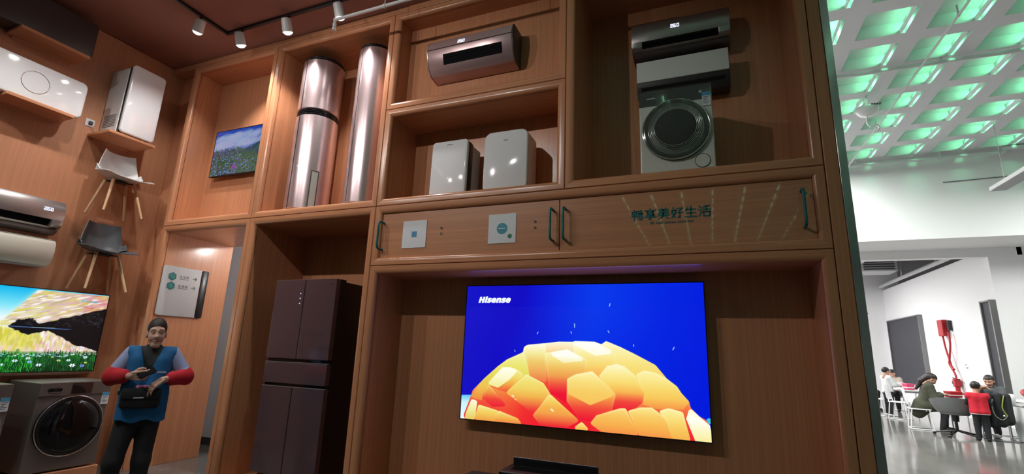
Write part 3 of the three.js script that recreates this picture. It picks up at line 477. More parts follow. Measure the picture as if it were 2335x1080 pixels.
{ // flat white unit under the silver one
  const t = thing('wall_air_conditioner', 'wall air conditioner with a flat pale front panel above the pale washing machine', 'air conditioner', [-0.125, 3.79, -0.7], 0, 'wall air conditioners');
  part('body', runX([[0, 0.0], [0.13, 0.0], [0.19, 0.08], [0.2, 0.13], [0.18, 0.32], [0, 0.32]], -0.4, 0.4, 0.006), darkGrey, t);
  part('front_panel', rb(-0.397, 0.397, 0.125, 0.335, 0.18, 0.212, 0.006), mat([0.78, 0.79, 0.78], 0.38), t);
  part('louver', runX([[0.14, 0.02], [0.185, 0.07], [0.19, 0.08], [0.13, 0.03]], -0.36, 0.36), black, t);
}
{ // cream wall unit at the left
  const t = thing('wall_air_conditioner', 'cream rounded wall air conditioner on the left wall above the lake television', 'air conditioner', [XL, 2.12, 1.315], Math.PI / 2, 'wall air conditioners');
  part('body', runX([[0, 0.0], [0.12, 0.0], [0.17, 0.02], [0.205, 0.07], [0.222, 0.16], [0.212, 0.25], [0.18, 0.285], [0.12, 0.3], [0, 0.3]], -0.45, 0.45, 0.015), creamPlastic, t);
  part('seam', runX([[0.1, 0.282], [0.185, 0.2835], [0.186, 0.2865], [0.1, 0.288]], -0.44, 0.44), midGrey, t);
  part('louver', runX([[0.06, -0.004], [0.13, -0.004], [0.15, 0.004], [0.06, 0.004]], -0.4, 0.4), whitePlastic, t);
}
// washing machines. origin: bottom centre of the front face, front +z
function washer(label, o) {
  const t = thing('washing_machine', label, 'washing machine', o.pos, o.turn ?? 0, 'washing machines'), w = o.w / 2, h = o.h, d = o.d ?? 0.5;
  part('body', rb(-w, w, 0.012, h, -d, 0, 0.012, 3), o.body, t); for (const x of [-w + 0.06, w - 0.06]) for (const z of [-0.06, -d + 0.06]) part('foot', cyl(x, 0, 0.014, z, 0.022, 0.022, 12), black, t);
  const [cx, cy, r] = o.door;
  const dr = part('door', latheZ(cx, cy, 0, [[r, 0.0], [r, 0.02], [r - 0.01, 0.03], [r * 0.86, 0.034], [r * 0.84, 0.03]]), o.ring, t);
  part('door_rim', ringZ(cx, cy, 0.026, r - 0.004, 0.0055), chrome, dr);
  part('door_glass', latheZ(cx, cy, 0, [[r * 0.86, 0.032], [r * 0.8, 0.05], [r * 0.62, 0.072], [r * 0.35, 0.084], [0.0001, 0.088]]), o.glass, dr);
  if (o.rings) for (let i = 0; i < 5; i++) part('glass_ring', ringZ(cx, cy, 0.048 + i * 0.006, r * (0.8 - i * 0.045), 0.002), chrome, dr);
  if (o.rings) part('drum', latheZ(cx, cy, 0, [[r * 0.64, 0.02], [r * 0.62, 0.045], [0.0001, 0.05]]), blackMatte, dr);
  part('fascia', rb(-w + 0.002, w - 0.002, h - o.fh, h - 0.004, -0.004, 0.006, 0.003), o.fascia, t);
  o.extra?.(t, w, h);
  const e = part('energy_label', bx(o.label[0] - 0.032, o.label[0] + 0.032, o.label[1] - 0.06, o.label[1] + 0.06, -0.001, 0.0075), paperWhite, t);
  part('label_header', bx(o.label[0] - 0.032, o.label[0] + 0.032, o.label[1] + 0.028, o.label[1] + 0.06, 0.0074, 0.0085), mat([0.08, 0.36, 0.6], 0.5), e);
  part('label_print', [0, 1, 2, 3, 4].map((i) => bx(o.label[0] - 0.024, o.label[0] + 0.024 - (i % 3) * 0.012, o.label[1] + 0.015 - i * 0.014, o.label[1] + 0.02 - i * 0.014, 0.0074, 0.0082)), mat([0.12, 0.14, 0.2], 0.6), e);
  return t;
}
const darkGlass = mat([0.006, 0.005, 0.006], 0.04, { specularIntensity: 0.7 });
const greyWasher = { w: 0.62, h: 0.84, d: 0.56, door: [0, 0.42, 0.285], body: mat([0.20, 0.175, 0.165], 0.38, { metalness: 0.5 }), ring: blackGloss, glass: darkGlass, fh: 0.13, fascia: mat([0.20, 0.175, 0.165], 0.34, { metalness: 0.5 }), label: [0.272, 0.66],
  extra: (t, w, h) => {
    const dr = part('drawer', rb(-w + 0.004, -0.08, h - 0.128, h - 0.006, 0.004, 0.012, 0.003), greyWasher.body, t); part('drawer_handle', plate(-0.24, -0.12, h - 0.09, h - 0.055, 0.006, 0.016, 0.0165, 0.003), blackGloss, dr); part('handle_rim', tube([[-0.225, h - 0.094, 0.014], [-0.18, h - 0.0945, 0.016], [-0.135, h - 0.093, 0.014], [-0.118, h - 0.078, 0.014]], 0.003, 20, 6), chrome, dr);
    const dp = part('display', rb(-0.045, 0.135, h - 0.118, h - 0.012, 0.004, 0.0085, 0.002), mat([0.05, 0.028, 0.026], 0.1), t); const s = new THREE.Shape(); s.absarc(0, 0, 0.115, 0, Math.PI / 2); s.lineTo(0, 0); part('dial_window', new THREE.ShapeGeometry(s, 20).scale(1.1, 0.7, 1).translate(-0.043, h - 0.117, 0.0092), blackGloss, dp);
  } };
washer('grey washing machine under the lake television with its energy label beside the woman', { ...greyWasher, pos: [-6.0, 0.14, 0.59], turn: Math.PI / 2 });
washer('grey washing machine cut off by the left edge of the picture', { ...greyWasher, pos: [-6.0, 0.14, 1.40], turn: Math.PI / 2 });
{ const t = thing('plinth', 'low wooden plinth under the two grey washing machines', 'plinth', [-6.28, 0, 0.95]); part('body', uvm(rb(-0.328, 0.31, 0.03, 0.14, -0.69, 1.0, 0.006), true), wood, t); part('kick', bx(-0.328, 0.27, 0, 0.03, -0.66, 0.98), black, t); }
washer('pale washing machine with a ribbed glass door in the upper right cabinet', { w: 0.57, h: 0.76, d: 0.5, pos: [-0.18, yT + FW + SEAM / 2, -0.13], door: [0.0, 0.385, 0.262], body: mat([0.62, 0.63, 0.58], 0.22), ring: mat([0.12, 0.13, 0.12], 0.12, { metalness: 0.6 }), glass: mat([0.55, 0.6, 0.58], 0.03, { transmission: 0.9, thickness: 0, specularIntensity: 0.4 }), rings: true, fh: 0.135, fascia: mat([0.10, 0.115, 0.105], 0.06, { metalness: 0.3, clearcoat: 1 }), label: [0.243, 0.62],
  extra: (t, w, h) => { part('drawer_grip', rb(-0.22, -0.15, h - 0.075, h - 0.065, 0.004, 0.009, 0.002), mat([0.5, 0.55, 0.5], 0.2), t); part('panel_mark', cyl(0, 0, 0.002, 0, 0.012, 0.012, 16).rotateX(Math.PI / 2).translate(0.2, h - 0.07, 0.006), lightGrey, t); const f = part('filter_flap', cyl(0, 0, 0.006, 0, 0.055, 0.055, 32).rotateX(Math.PI / 2).translate(0.19, 0.1, -0.002), mat([0.62, 0.63, 0.58], 0.22), t); part('flap_gap', new THREE.TorusGeometry(0.0555, 0.0022, 6, 40).translate(0.19, 0.1, 0.004), black, f); } });

// air purifiers
{
  const y = yT + FW + SEAM / 2;
  const t = thing('air_purifier', 'white air purifier with a black side band and a slanted front', 'air purifier', [-2.27, y, -0.16], 0, 'air purifiers');
  const front = plate(-0.195, 0.195, 0.01, 0.575, -0.0, 0.045, 0.035, 0.01); part('front_panel', front.rotateX(-0.02), whiteGloss, t);
  part('side_band', plate(-0.195, 0.2, 0.012, 0.57, -0.07, 0.0, 0.03, 0.006).rotateX(-0.02), blackGloss, t);
  part('body', plate(-0.19, 0.195, 0.0, 0.555, -0.25, -0.07, 0.03, 0.006), lightGrey, t);
  part('badge', bx(-0.03, 0.03, 0.53, 0.536, 0.033, 0.036), darkGrey, t);
  const u = thing('air_purifier', 'white air purifier with rounded upper corners beside the black banded one', 'air purifier', [-1.68, y, -0.17], 0, 'air purifiers');
  part('front_panel', plate(-0.22, 0.22, 0.0, 0.6, 0.0, 0.04, 0.075, 0.014), whiteGloss, u); part('body', plate(-0.215, 0.225, 0.0, 0.595, -0.2, 0.0, 0.075, 0.02), whitePlastic, u);
  part('badge', bx(-0.022, 0.022, 0.5, 0.506, 0.039, 0.0415), darkGrey, u);
  const q = part('power_button', cyl(0, 0, 0.003, 0, 0.012, 0.012, 20).rotateZ(-Math.PI / 2).translate(0.2255, 0.52, -0.06), lightGrey, u);
}

// ---------------------------------------------------------------- left wall: wall heater, panel unit, shelves, chairs, socket
const ledge = (label, z, y, len, depth) => { const t = thing('wall_shelf', label, 'shelf', [XL, y, z], Math.PI / 2, 'small wooden wall shelves'); part('board', uvm(rb(-len / 2, len / 2, 0, 0.035, 0.001, depth, 0.006), true, rnd()), wood, t); part('bracket', bx(-len / 2 + 0.05, len / 2 - 0.05, -0.03, 0, 0.001, 0.02), woodWall, t); return t; };
ledge('wooden wall shelf under the wide glossy white air conditioner', 1.32, 3.72, 0.56, 0.33);
ledge('wooden wall shelf under the upright white unit near the corner', 0.5, 3.69, 0.5, 0.42);
ledge('topmost wooden wall shelf under the dark unit', 1.33, 4.45, 0.6, 0.31);
{
  const t = thing('wide_air_conditioner', 'wide glossy white air conditioner with a ring mark on the left wall', 'air conditioner', [XL, 3.756, 1.4], Math.PI / 2);
  part('body', rb(-0.42, 0.42, 0.01, 0.41, 0.002, 0.2, 0.03, 3), whitePlastic, t); part('front_panel', plate(-0.44, 0.44, 0, 0.42, 0.2, 0.275, 0.06, 0.02), whiteGloss, t);
  part('ring_mark', ringZ(0.0, 0.205, 0.275, 0.115, 0.004), chrome, t);
  const u = thing('upright_unit', 'upright white air conditioner with a dark gap at its side near the corner', 'air conditioner', [XL, 3.727, 0.46], Math.PI / 2);
  part('body', rb(-0.19, 0.17, 0, 0.85, 0.002, 0.33, 0.012), whitePlastic, u); part('side_gap', rb(-0.185, 0.165, 0.01, 0.86, 0.33, 0.36, 0.008), black, u); part('front_panel', plate(-0.185, 0.19, 0.02, 0.885, 0.36, 0.405, 0.045, 0.014), whiteGloss, u);
  part('side_grille', [...Array(8)].map((_, i) => bx(-0.192, -0.189, 0.1 + i * 0.02, 0.11 + i * 0.02, 0.05, 0.28)), midGrey, u);
  const d = thing('dark_unit', 'dark brown box unit on the topmost wall shelf under the ceiling', 'air conditioner', [XL, 4.486, 1.45], Math.PI / 2);
  part('body', rb(-0.43, 0.45, 0, 0.42, 0.002, 0.22, 0.02), mat([0.05, 0.035, 0.03], 0.45), d); part('front_panel', plate(-0.44, 0.46, -0.0, 0.43, 0.22, 0.25, 0.05, 0.01), mat([0.06, 0.042, 0.038], 0.35), d);
  const s = thing('wall_socket', 'white square wall socket beside the wide white air conditioner', 'socket', [XL, 3.855, 0.755], Math.PI / 2);
  part('plate', rb(-0.045, 0.045, -0.045, 0.045, 0, 0.009, 0.004), whitePlastic, s); part('plug', rb(-0.016, 0.02, -0.02, 0.016, 0.009, 0.035, 0.004), darkGrey, s); part('cable', tube([[0.01, -0.01, 0.03], [0.06, -0.08, 0.03], [0.12, -0.11, 0.02], [0.2, -0.13, 0.01]], 0.004, 24, 6), mat([0.5, 0.4, 0.32], 0.6), s);
}
// shell chairs hung on the wall: seat shell, four wooden legs. origin under the seat, front +z
function shellChair(label, shellM, pos, turn) {
  const t = thing('shell_chair', label, 'chair', pos, turn, 'shell chairs hung on the left wall');
  const nu = 28, nv = 24, P = [], idx = [];
  // v runs from the top of the backrest to the front of the seat; u across
  const surf = (u, v) => {
    const s = u * 2 - 1, a = v; let y, z, w, curl;
    if (a < 0.45) { const q = a / 0.45; y = 0.37 - 0.31 * q; z = -0.19 + 0.05 * q * q; w = 0.165 + 0.07 * q; curl = 0.10; }
    else if (a < 0.62) { const q = (a - 0.45) / 0.17, th = q * Math.PI / 2; y = 0.06 - 0.06 * Math.sin(th); z = -0.14 + 0.07 * (1 - Math.cos(th)) + 0.02 * q; w = 0.235 + 0.01 * q; curl = 0.10 - 0.02 * q; }
    else { const q = (a - 0.62) / 0.38; y = 0.0 + 0.012 * q - 0.05 * Math.max(0, q - 0.7) * q; z = -0.05 + 0.30 * q; w = 0.245 - 0.005 * q; curl = 0.08 * (1 - 0.65 * q); }
    const e = s * s, bent = Math.min(1, Math.abs(s)) ** 2.4;
    if (a < 0.53) { z += curl * bent; } else y += curl * bent * (1 - 0.25 * (a - 0.53));
    if (a > 0.45 && a <= 0.62) { z += 0.05 * bent; y += 0.05 * bent; }
    return V(s * w, y, z);
  };
  const thick = 0.008, N = (u, v) => { const h = 1e-3, a = surf(Math.min(1, u + h), v).sub(surf(Math.max(0, u - h), v)), b = surf(u, Math.min(1, v + h)).sub(surf(u, Math.max(0, v - h))); return b.cross(a).normalize(); };
  for (const side of [0, 1]) for (let j = 0; j <= nv; j++) for (let i = 0; i <= nu; i++) { const p = surf(i / nu, j / nv); if (side) p.addScaledVector(N(i / nu, j / nv), thick); P.push(...p.toArray()); }
  const id = (s, i, j) => s * (nu + 1) * (nv + 1) + j * (nu + 1) + i;
  for (let j = 0; j < nv; j++) for (let i = 0; i < nu; i++) for (const s of [0, 1]) { const a = id(s, i, j), b = id(s, i + 1, j), c = id(s, i + 1, j + 1), d = id(s, i, j + 1); if (s) idx.push(a, c, b, a, d, c); else idx.push(a, b, c, a, c, d); }
  const edge = (a, b) => idx.push(id(0, ...a), id(1, ...a), id(1, ...b), id(0, ...a), id(1, ...b), id(0, ...b));
  for (let i = 0; i < nu; i++) { edge([i, 0], [i + 1, 0]); edge([i + 1, nv], [i, nv]); } for (let j = 0; j < nv; j++) { edge([0, j + 1], [0, j]); edge([nu, j], [nu, j + 1]); }
  const g = new THREE.BufferGeometry(); g.setAttribute('position', new THREE.Float32BufferAttribute(P, 3)); g.setIndex(idx); g.computeVertexNormals();
  part('seat_shell', toCreasedNormals(g, 0.9), shellM, t);
  part('under_frame', [rod([-0.12, -0.012, 0.1], [0.12, -0.012, -0.08], 0.009), rod([0.12, -0.012, 0.1], [-0.12, -0.012, -0.08], 0.009), cyl(0, -0.02, 0.0, 0.01, 0.06, 0.07, 20)], black, t);
  for (const [sx, sz] of [[-1, 1], [1, 1], [-1, -1], [1, -1]]) part('leg', rod([sx * 0.11, -0.01, 0.01 + sz * 0.08], [sx * 0.2, -0.42, 0.02 + sz * (sz < 0 ? 0.15 : 0.19)], 0.017, 0.012), woodLeg, t);
  part('wall_hook', bx(-0.03, 0.03, 0.2, 0.26, -0.21, -0.192), darkGrey, t);
  return t;
}
shellChair('white shell chair with wooden legs hung on the left wall under the upright unit', whitePlastic, [XL + 0.21, 3.22, 0.43], Math.PI / 2);
shellChair('dark grey shell chair with wooden legs hung on the left wall below the white one', mat([0.10, 0.108, 0.12], 0.45), [XL + 0.21, 2.35, 0.43], Math.PI / 2);

// ---------------------------------------------------------------- signs and stickers
function glyphShape(strokes, s, w) { // strokes on a 10 x 10 square, each a polyline
  const out = [];
  for (const k of strokes) for (let i = 0; i + 3 < k.length; i += 2) {
    const [x0, y0, x1, y1] = k.slice(i, i + 4), L = Math.hypot(x1 - x0, y1 - y0) * s + w, a = Math.atan2(y0 - y1, x1 - x0);
    out.push(new THREE.BoxGeometry(L, w, 0.0012).rotateZ(a).translate((x0 + x1) / 2 * s, (10 - (y0 + y1) / 2) * s, 0));
  }
  return out;
}
const HAN = {
  chang: [[0.4, 2, 4.4, 2, 4.4, 6.2, 0.4, 6.2, 0.4, 2], [0.4, 4.1, 4.4, 4.1], [2.4, 0.2, 2.4, 9.8], [5.6, 1.2, 8.6, 1.2, 6, 3.6, 9.4, 3.6, 9.2, 8, 8.6, 9.6, 7.6, 9.2], [7.2, 3.8, 5, 7.2], [8.4, 3.8, 6.4, 9]],
  xiang: [[5, 0, 5, 1.4], [0.6, 1.4, 9.4, 1.4], [2.6, 2.6, 7.4, 2.6, 7.4, 4.4, 2.6, 4.4, 2.6, 2.6], [2, 5.6, 8, 5.6, 5.2, 7], [5.2, 6.8, 5.2, 9.6, 3.8, 9.2], [0.4, 7.4, 9.6, 7.4]],
  mei: [[3, 0, 3.8, 1.2], [7, 0, 6.2, 1.2], [1, 1.6, 9, 1.6], [5, 1.6, 5, 6.4], [1.6, 3.2, 8.4, 3.2], [0.6, 4.8, 9.4, 4.8], [0.6, 6.6, 9.4, 6.6], [5, 5, 4, 8, 0.8, 9.8], [5.2, 6.8, 9.2, 9.8]],
  hao: [[2.2, 0.2, 0.8, 5.6, 3.4, 9.4], [3.8, 2.6, 3, 6.4, 0.4, 9.6], [0.2, 3, 4.4, 3], [5, 1.2, 9.2, 1.2, 7.2, 3.4, 7.2, 9.4, 5.8, 9], [4.8, 5, 9.8, 5]],
  sheng: [[2.6, 0.8, 0.8, 4], [1.6, 2.8, 8.8, 2.8], [5.2, 0.2, 5.2, 9.4], [1.6, 6, 8.6, 6], [0.4, 9.4, 9.8, 9.4]],
  huo: [[0.8, 0.6, 2, 1.8], [0.2, 3.4, 1.6, 4.6], [0.6, 9.4, 2.2, 6], [8.6, 0.4, 4, 1.4], [3, 3.6, 9.8, 3.6], [6.4, 1, 6.4, 6], [4, 6, 9, 6, 9, 9.6, 4, 9.6, 4, 6]],
};
{
  const t = thing('wall_lettering', 'teal Chinese lettering on the glossy right door under the washing machine cabinet', 'lettering', [-0.24, 2.42, -0.031]);
  ['chang', 'xiang', 'mei', 'hao', 'sheng', 'huo'].forEach((k, i) => part('character', glyphShape(HAN[k], 0.0086, 0.0105).map((g) => g.translate(-0.29 + i * 0.098, 0.045, 0.001)), tealPrint, t));
  part('small_line', [[0, 3], [4, 5], [10, 8], [19, 6], [26, 4]].flatMap(([a, n]) => [...Array(n)].map((_, i) => bx((a + i) * 0.0105, (a + i) * 0.0105 + 0.006, 0, 0.014 + 0.006 * ((a + i * 3) % 3 ? 0 : 1), 0, 0.0014))).map((g) => g.translate(-0.15, 0.008, 0)), mat([0.02, 0.12, 0.13], 0.6), t);
  for (const [x, label, round] of [[-2.53, 'square white sticker with a small blue square at its centre', false], [-1.635, 'square white sticker with a round teal emblem at its centre', true]]) {
    const s = thing('sticker', label, 'sticker', [x, 2.34, -0.031], 0, 'stickers on the glossy left door');
    part('paper', rb(-0.13, 0.13, 0, 0.262, 0, 0.004, 0.0015), paperWhite, s);
    if (round) { part('emblem', latheZ(0, 0.131, 0.004, [[0.05, 0], [0.05, 0.0012], [0.0001, 0.0012]], 32), mat([0.02, 0.28, 0.36], 0.5), s); part('emblem_bar', bx(-0.034, 0.034, 0.128, 0.134, 0.005, 0.0062), paperWhite, s); part('corner_dot', latheZ(0.075, 0.06, 0.004, [[0.02, 0], [0.02, 0.0012], [0.0001, 0.0012]], 24), mat([0.02, 0.2, 0.1], 0.5), s); } else part('emblem', rb(-0.027, 0.027, 0.104, 0.158, 0.003, 0.0055, 0.001), mat([0.06, 0.26, 0.46], 0.5), s);
  }
  // direction sign on the left jamb
  const d = thing('direction_sign', 'white direction sign with two teal hexagons on the jamb of the door surround', 'sign', [xA + FW + 0.004, 1.7, -0.335], Math.PI / 2);
  part('board', plate(-0.285, 0.285, 0, 0.6, 0, 0.02, 0.03, 0.004), lightGrey, d); part('dark_end', plate(0.19, 0.286, -0.001, 0.601, -0.001, 0.022, 0.02, 0.002), black, d);
  const hex = (y) => { const h = part('hexagon', cyl(0, 0, 0.003, 0, 0.052, 0.052, 6).rotateX(Math.PI / 2).translate(-0.17, y, 0.02), tealPrint, d); part('icon', [new THREE.TorusGeometry(0.022, 0.0035, 6, 20), bx(-0.012, 0.012, -0.004, 0.004, -0.002, 0.002), bx(-0.004, 0.004, -0.014, 0.014, -0.002, 0.002)].map((g) => g.translate(-0.17, y, 0.0235)), mat([0.1, 0.4, 0.38], 0.5), h); };
  hex(0.475); hex(0.36);
  const ink = mat([0.08, 0.085, 0.085], 0.6);
  for (const y of [0.475, 0.36]) { part('lettering', [HAN.sheng, HAN.huo, HAN.hao].flatMap((k, i) => glyphShape(k, 0.0034, 0.0034).map((g) => g.translate(-0.08 + i * 0.042, y - 0.01, 0.0205))), ink, d); part('small_line', [...Array(10)].map((_, i) => bx(-0.08 + i * 0.0125, -0.072 + i * 0.0125, y - 0.024, y - 0.017, 0.02, 0.021)), ink, d); part('arrow', [rod([0.09, y, 0.021], [0.135, y, 0.021], 0.003, 0.003, 6), rod([0.135, y, 0.021], [0.115, y + 0.022, 0.021], 0.003, 0.003, 6), rod([0.135, y, 0.021], [0.115, y - 0.022, 0.021], 0.003, 0.003, 6)], ink, d); }
  part('end_mark', [HAN.sheng, HAN.huo].flatMap((k, i) => glyphShape(k, 0.0022, 0.0022).map((g) => g.translate(0.215 + i * 0.026, 0.49, 0.0225))), lightGrey, d);
}

// ---------------------------------------------------------------- hall: ceiling services, ducts, wall panels, hose, tables, chairs
{
  const w = whitePaint, pp = mat([0.6, 0.6, 0.62], 0.5);
  const pipe = (label, a, b, r, hangers) => { const t = thing('ceiling_pipe', label, 'pipe', a, 0, 'hall ceiling pipes'); const d = b.map((v, i) => v - a[i]); part('pipe', rod([0, 0, 0], d, r), pp, t); for (const f of hangers) { const p = d.map((v) => v * f); part('hanger', [rod(p, [p[0], HALL - a[1], p[2]], 0.014, 0.014, 8), rod(d.map((v) => v * (f - 0.002)), d.map((v) => v * (f + 0.002)), r * 1.35, r * 1.35, 12)], pp, t); } return t; };
  pipe('thin white pipe running toward the bulkhead under the coffered ceiling', [3.68, 6.5, 2], [3.6, 6.5, -10.95], 0.017, [0.2, 0.5, 0.8, 0.97]);
  pipe('grey pipe crossing under the coffered ceiling', [-2, 6.6, -6.0], [13.5, 6.6, -6.0], 0.035, [0.2, 0.385, 0.6]);
  pipe('white pipe along the top of the bulkhead', [-6, 6.52, -10.8], [6.7, 6.52, -10.8], 0.04, [0.77, 0.91]);
  const e = thing('pipe_riser', 'white pipe bend rising at the right end of the bulkhead pipe', 'pipe', [6.7, 6.52, -10.8]); part('bend', tube([[0, 0, 0], [0.08, 0.01, 0], [0.1, 0.06, 0], [0.14, 0.085, 0.02], [0.3, 0.09, 0.03], [0.9, 0.09, 0.04]], 0.05, 40, 12), pp, e); part('collar', rod([0.3, 0.09, 0.03], [0.34, 0.09, 0.03], 0.058), pp, e);
  const s = thing('dome_sensor', 'white dome fitting with a hanging cable under the coffered ceiling', 'dome', [3.13, 6.36, -7.1]);
  part('dome', new THREE.LatheGeometry([[0.0001, -0.13], [0.08, -0.12], [0.15, -0.08], [0.19, -0.02], [0.2, 0.02], [0.19, 0.05], [0.0001, 0.06]].map(([r, y]) => new THREE.Vector2(r, y)), 40), whitePlastic, s);
  part('slot', [...Array(4)].map((_, i) => bx(0.02 + i * 0.045, 0.05 + i * 0.045, 0.03, 0.05, 0.15, 0.2)), darkGrey, s); part('stem', rod([0, 0.05, 0], [0, 0.31, 0], 0.03), whitePlastic, s);
  part('cable', tube([[-0.02, -0.13, 0.02], [-0.03, -0.28, 0.02], [0.02, -0.36, 0.02], [0.1, -0.33, 0.02], [0.16, -0.38, 0.0], [0.12, -0.46, 0]], 0.016, 40, 8), whitePlastic, s);
  const rail = thing('wall_cable', 'thin grey cable along the upper bulkhead', 'cable', [5.6, 5.93, -10.985]); part('cable', rod([0, 0, 0], [1.6, 0.04, 0], 0.012), midGrey, rail);
}
{ // ducts above the dining area
  const g1 = mat([0.5, 0.5, 0.51], 0.5), G = 'ducts and pipes above the dining area';
  const run = (name, label, a, b, r) => { const t = thing(name, label, name.split('_').pop(), a, 0, G); part('tube', rod([0, 0, 0], b.map((v, i) => v - a[i]), r, r, 20), g1, t); return t; };
  const p1 = run('service_pipe', 'pale pipe along the top of the dining area wall', [6.62, 4.55, -12.8], [6.62, 4.55, -20.6], 0.07); for (const z of [-2.2, -5.2]) part('hanger', rod([0, 0, z], [0, 1.4, z], 0.03, 0.03, 8), g1, p1);
  run('service_pipe', 'second pale pipe left of the dining area wall', [5.15, 5.0, -12.8], [5.15, 5.0, -21.1], 0.08);
  const d = thing('air_duct', 'large rectangular air duct over the dining area', 'duct', [4.4, 4.85, -17], 0, G); part('duct', rb(-0.5, 0.5, 0, 0.5, -4.1, 4.1, 0.02), lightGrey, d); for (const z of [-2.5, 0, 2.5]) part('flange', rb(-0.53, 0.53, -0.03, 0.53, z - 0.03, z + 0.03, 0.005), g1, d);
  const c = thing('air_duct', 'cross duct box with louvres at the end of the dining area', 'duct', [5.9, 4.75, -18.2], 0, G); part('duct', rb(-0.6, 0.55, 0, 0.42, -0.5, 0.5, 0.02), lightGrey, c); for (const x of [-0.5, 0.45]) part('hanger', rod([x, 0.4, 0], [x, 1.25, 0], 0.02, 0.02, 8), g1, c); for (let i = 0; i < 4; i++) part('louvre', bx(-0.5, 0.45, 0.06 + i * 0.09, 0.1 + i * 0.09, 0.49, 0.53), darkGrey, c);
  const m = thing('hanging_sensor', 'small black sensor hanging on a thin rod before the end wall', 'sensor', [5.75, 3.35, -19.5]); part('rod', rod([0, 0, 0], [0, 2.6, 0], 0.012, 0.012, 6), lightGrey, m); part('head', new THREE.SphereGeometry(0.06, 14, 10).scale(1, 0.8, 1), black, m);
}
{ // dark wall panels and red fire hose
  const pm = mat([0.045, 0.045, 0.055], 0.5, { specularIntensity: 0.35 }), fm = mat([0.2, 0.2, 0.2], 0.3, { metalness: 0.6 });
  for (const [z, len, label] of [[-19.05, 3.3, 'large dark wall panel behind the olive coated woman'], [-12.79, 0.5, 'dark wall panel at the right beside the white wall face']]) {
    const t = thing('wall_panel', label, 'panel', [XFAR, 0.75, z], -Math.PI / 2, 'dark panels on the dining area wall');
    part('panel', bx(-len / 2, len / 2, 0, 2.38, 0.0, 0.09), pm, t); for (const [a, b, c, d] of [[-len / 2, len / 2, 2.36, 2.4], [-len / 2 - 0.02, -len / 2 + 0.03, 0, 2.4], [len / 2 - 0.03, len / 2 + 0.02, 0, 2.4]]) part('frame', bx(a, b, c, d, 0, 0.13), fm, t);
  }
  const h = thing('fire_hose', 'red fire hose set with box, twin tubes and valve on the white dining area wall', 'fire hose', [XFAR - 0.02, 0, -15.55], -Math.PI / 2);
  part('box', rb(-0.22, 0.14, 2.34, 2.84, 0.01, 0.16, 0.02), red, h); part('bracket', bx(0.24, 0.36, 2.5, 2.8, 0.0, 0.08), black, h);
  part('hose', [tube([[-0.15, 2.34, 0.08], [-0.02, 1.95, 0.1], [0.12, 1.6, 0.1], [0.2, 1.42, 0.1], [0.3, 1.34, 0.09]], 0.028, 50, 8), tube([[0.3, 2.45, 0.08], [0.34, 2.1, 0.1], [0.22, 1.72, 0.12], [0.12, 1.5, 0.12], [0.2, 1.38, 0.11], [0.34, 1.2, 0.1], [0.38, 1.08, 0.1]], 0.028, 60, 8)], red, h);
  const v = part('valve', [rb(0.28, 0.44, 0.84, 1.08, 0.02, 0.18, 0.03), rod([0.36, 0.7, 0.1], [0.36, 0.86, 0.1], 0.06), rod([0.36, 0.7, 0.1], [0.5, 0.6, 0.1], 0.07), rod([0.5, 0.6, 0.1], [0.72, 0.58, 0.1], 0.07)], red, h); part('hand_wheel', [rod([0.14, 1.1, 0.1], [0.56, 1.06, 0.1], 0.016), rod([0.2, 0.96, 0.1], [0.3, 0.96, 0.1], 0.07)], darkGrey, v);
  const s = thing('wall_switch', 'small grey wall fitting beside the fire hose', 'fitting', [XFAR - 0.005, 1.42, -14.7], -Math.PI / 2); part('plate', rb(-0.06, 0.06, -0.02, 0.02, 0, 0.02, 0.005), lightGrey, s); part('tag', rb(-0.1, 0.0, 0.06, 0.09, 0, 0.015, 0.004), lightGrey, s);
  const b = thing('wall_box', 'pale grey board on the end wall of the dining area', 'board', [5.3, 0.6, -21.14]); part('board', rb(-0.8, 0.75, 0, 1.2, 0, 0.05, 0.01), lightGrey, b); part('frame', bx(-0.82, 0.77, 1.19, 1.23, 0, 0.06), midGrey, b);
}
// tables
function table(label, x, z, w, d) {
  const t = thing('dining_table', label, 'table', [x, 0, z], 0, 'dining tables by the white wall');
  part('table_top', rb(-w / 2, w / 2, 0.71, 0.74, -d / 2, d / 2, 0.008), whitePlastic, t); for (const sx of [-1, 1]) for (const sz of [-1, 1]) part('leg', rod([sx * (w / 2 - 0.06), 0, sz * (d / 2 - 0.08)], [sx * (w / 2 - 0.06), 0.71, sz * (d / 2 - 0.08)], 0.02, 0.02, 10), chrome, t);
  part('apron', [bx(-w / 2 + 0.06, w / 2 - 0.06, 0.66, 0.71, -d / 2 + 0.07, -d / 2 + 0.09), bx(-w / 2 + 0.06, w / 2 - 0.06, 0.66, 0.71, d / 2 - 0.09, d / 2 - 0.07)], lightGrey, t); return t;
}
table('white table in front of the olive coated woman', 5.45, -11.78, 0.9, 1.5);
table('white table beside the child in the white top', 5.35, -14.6, 0.9, 1.8);
table('white table at the right edge behind the black coat', 6.5, -11.2, 0.5, 1.2);
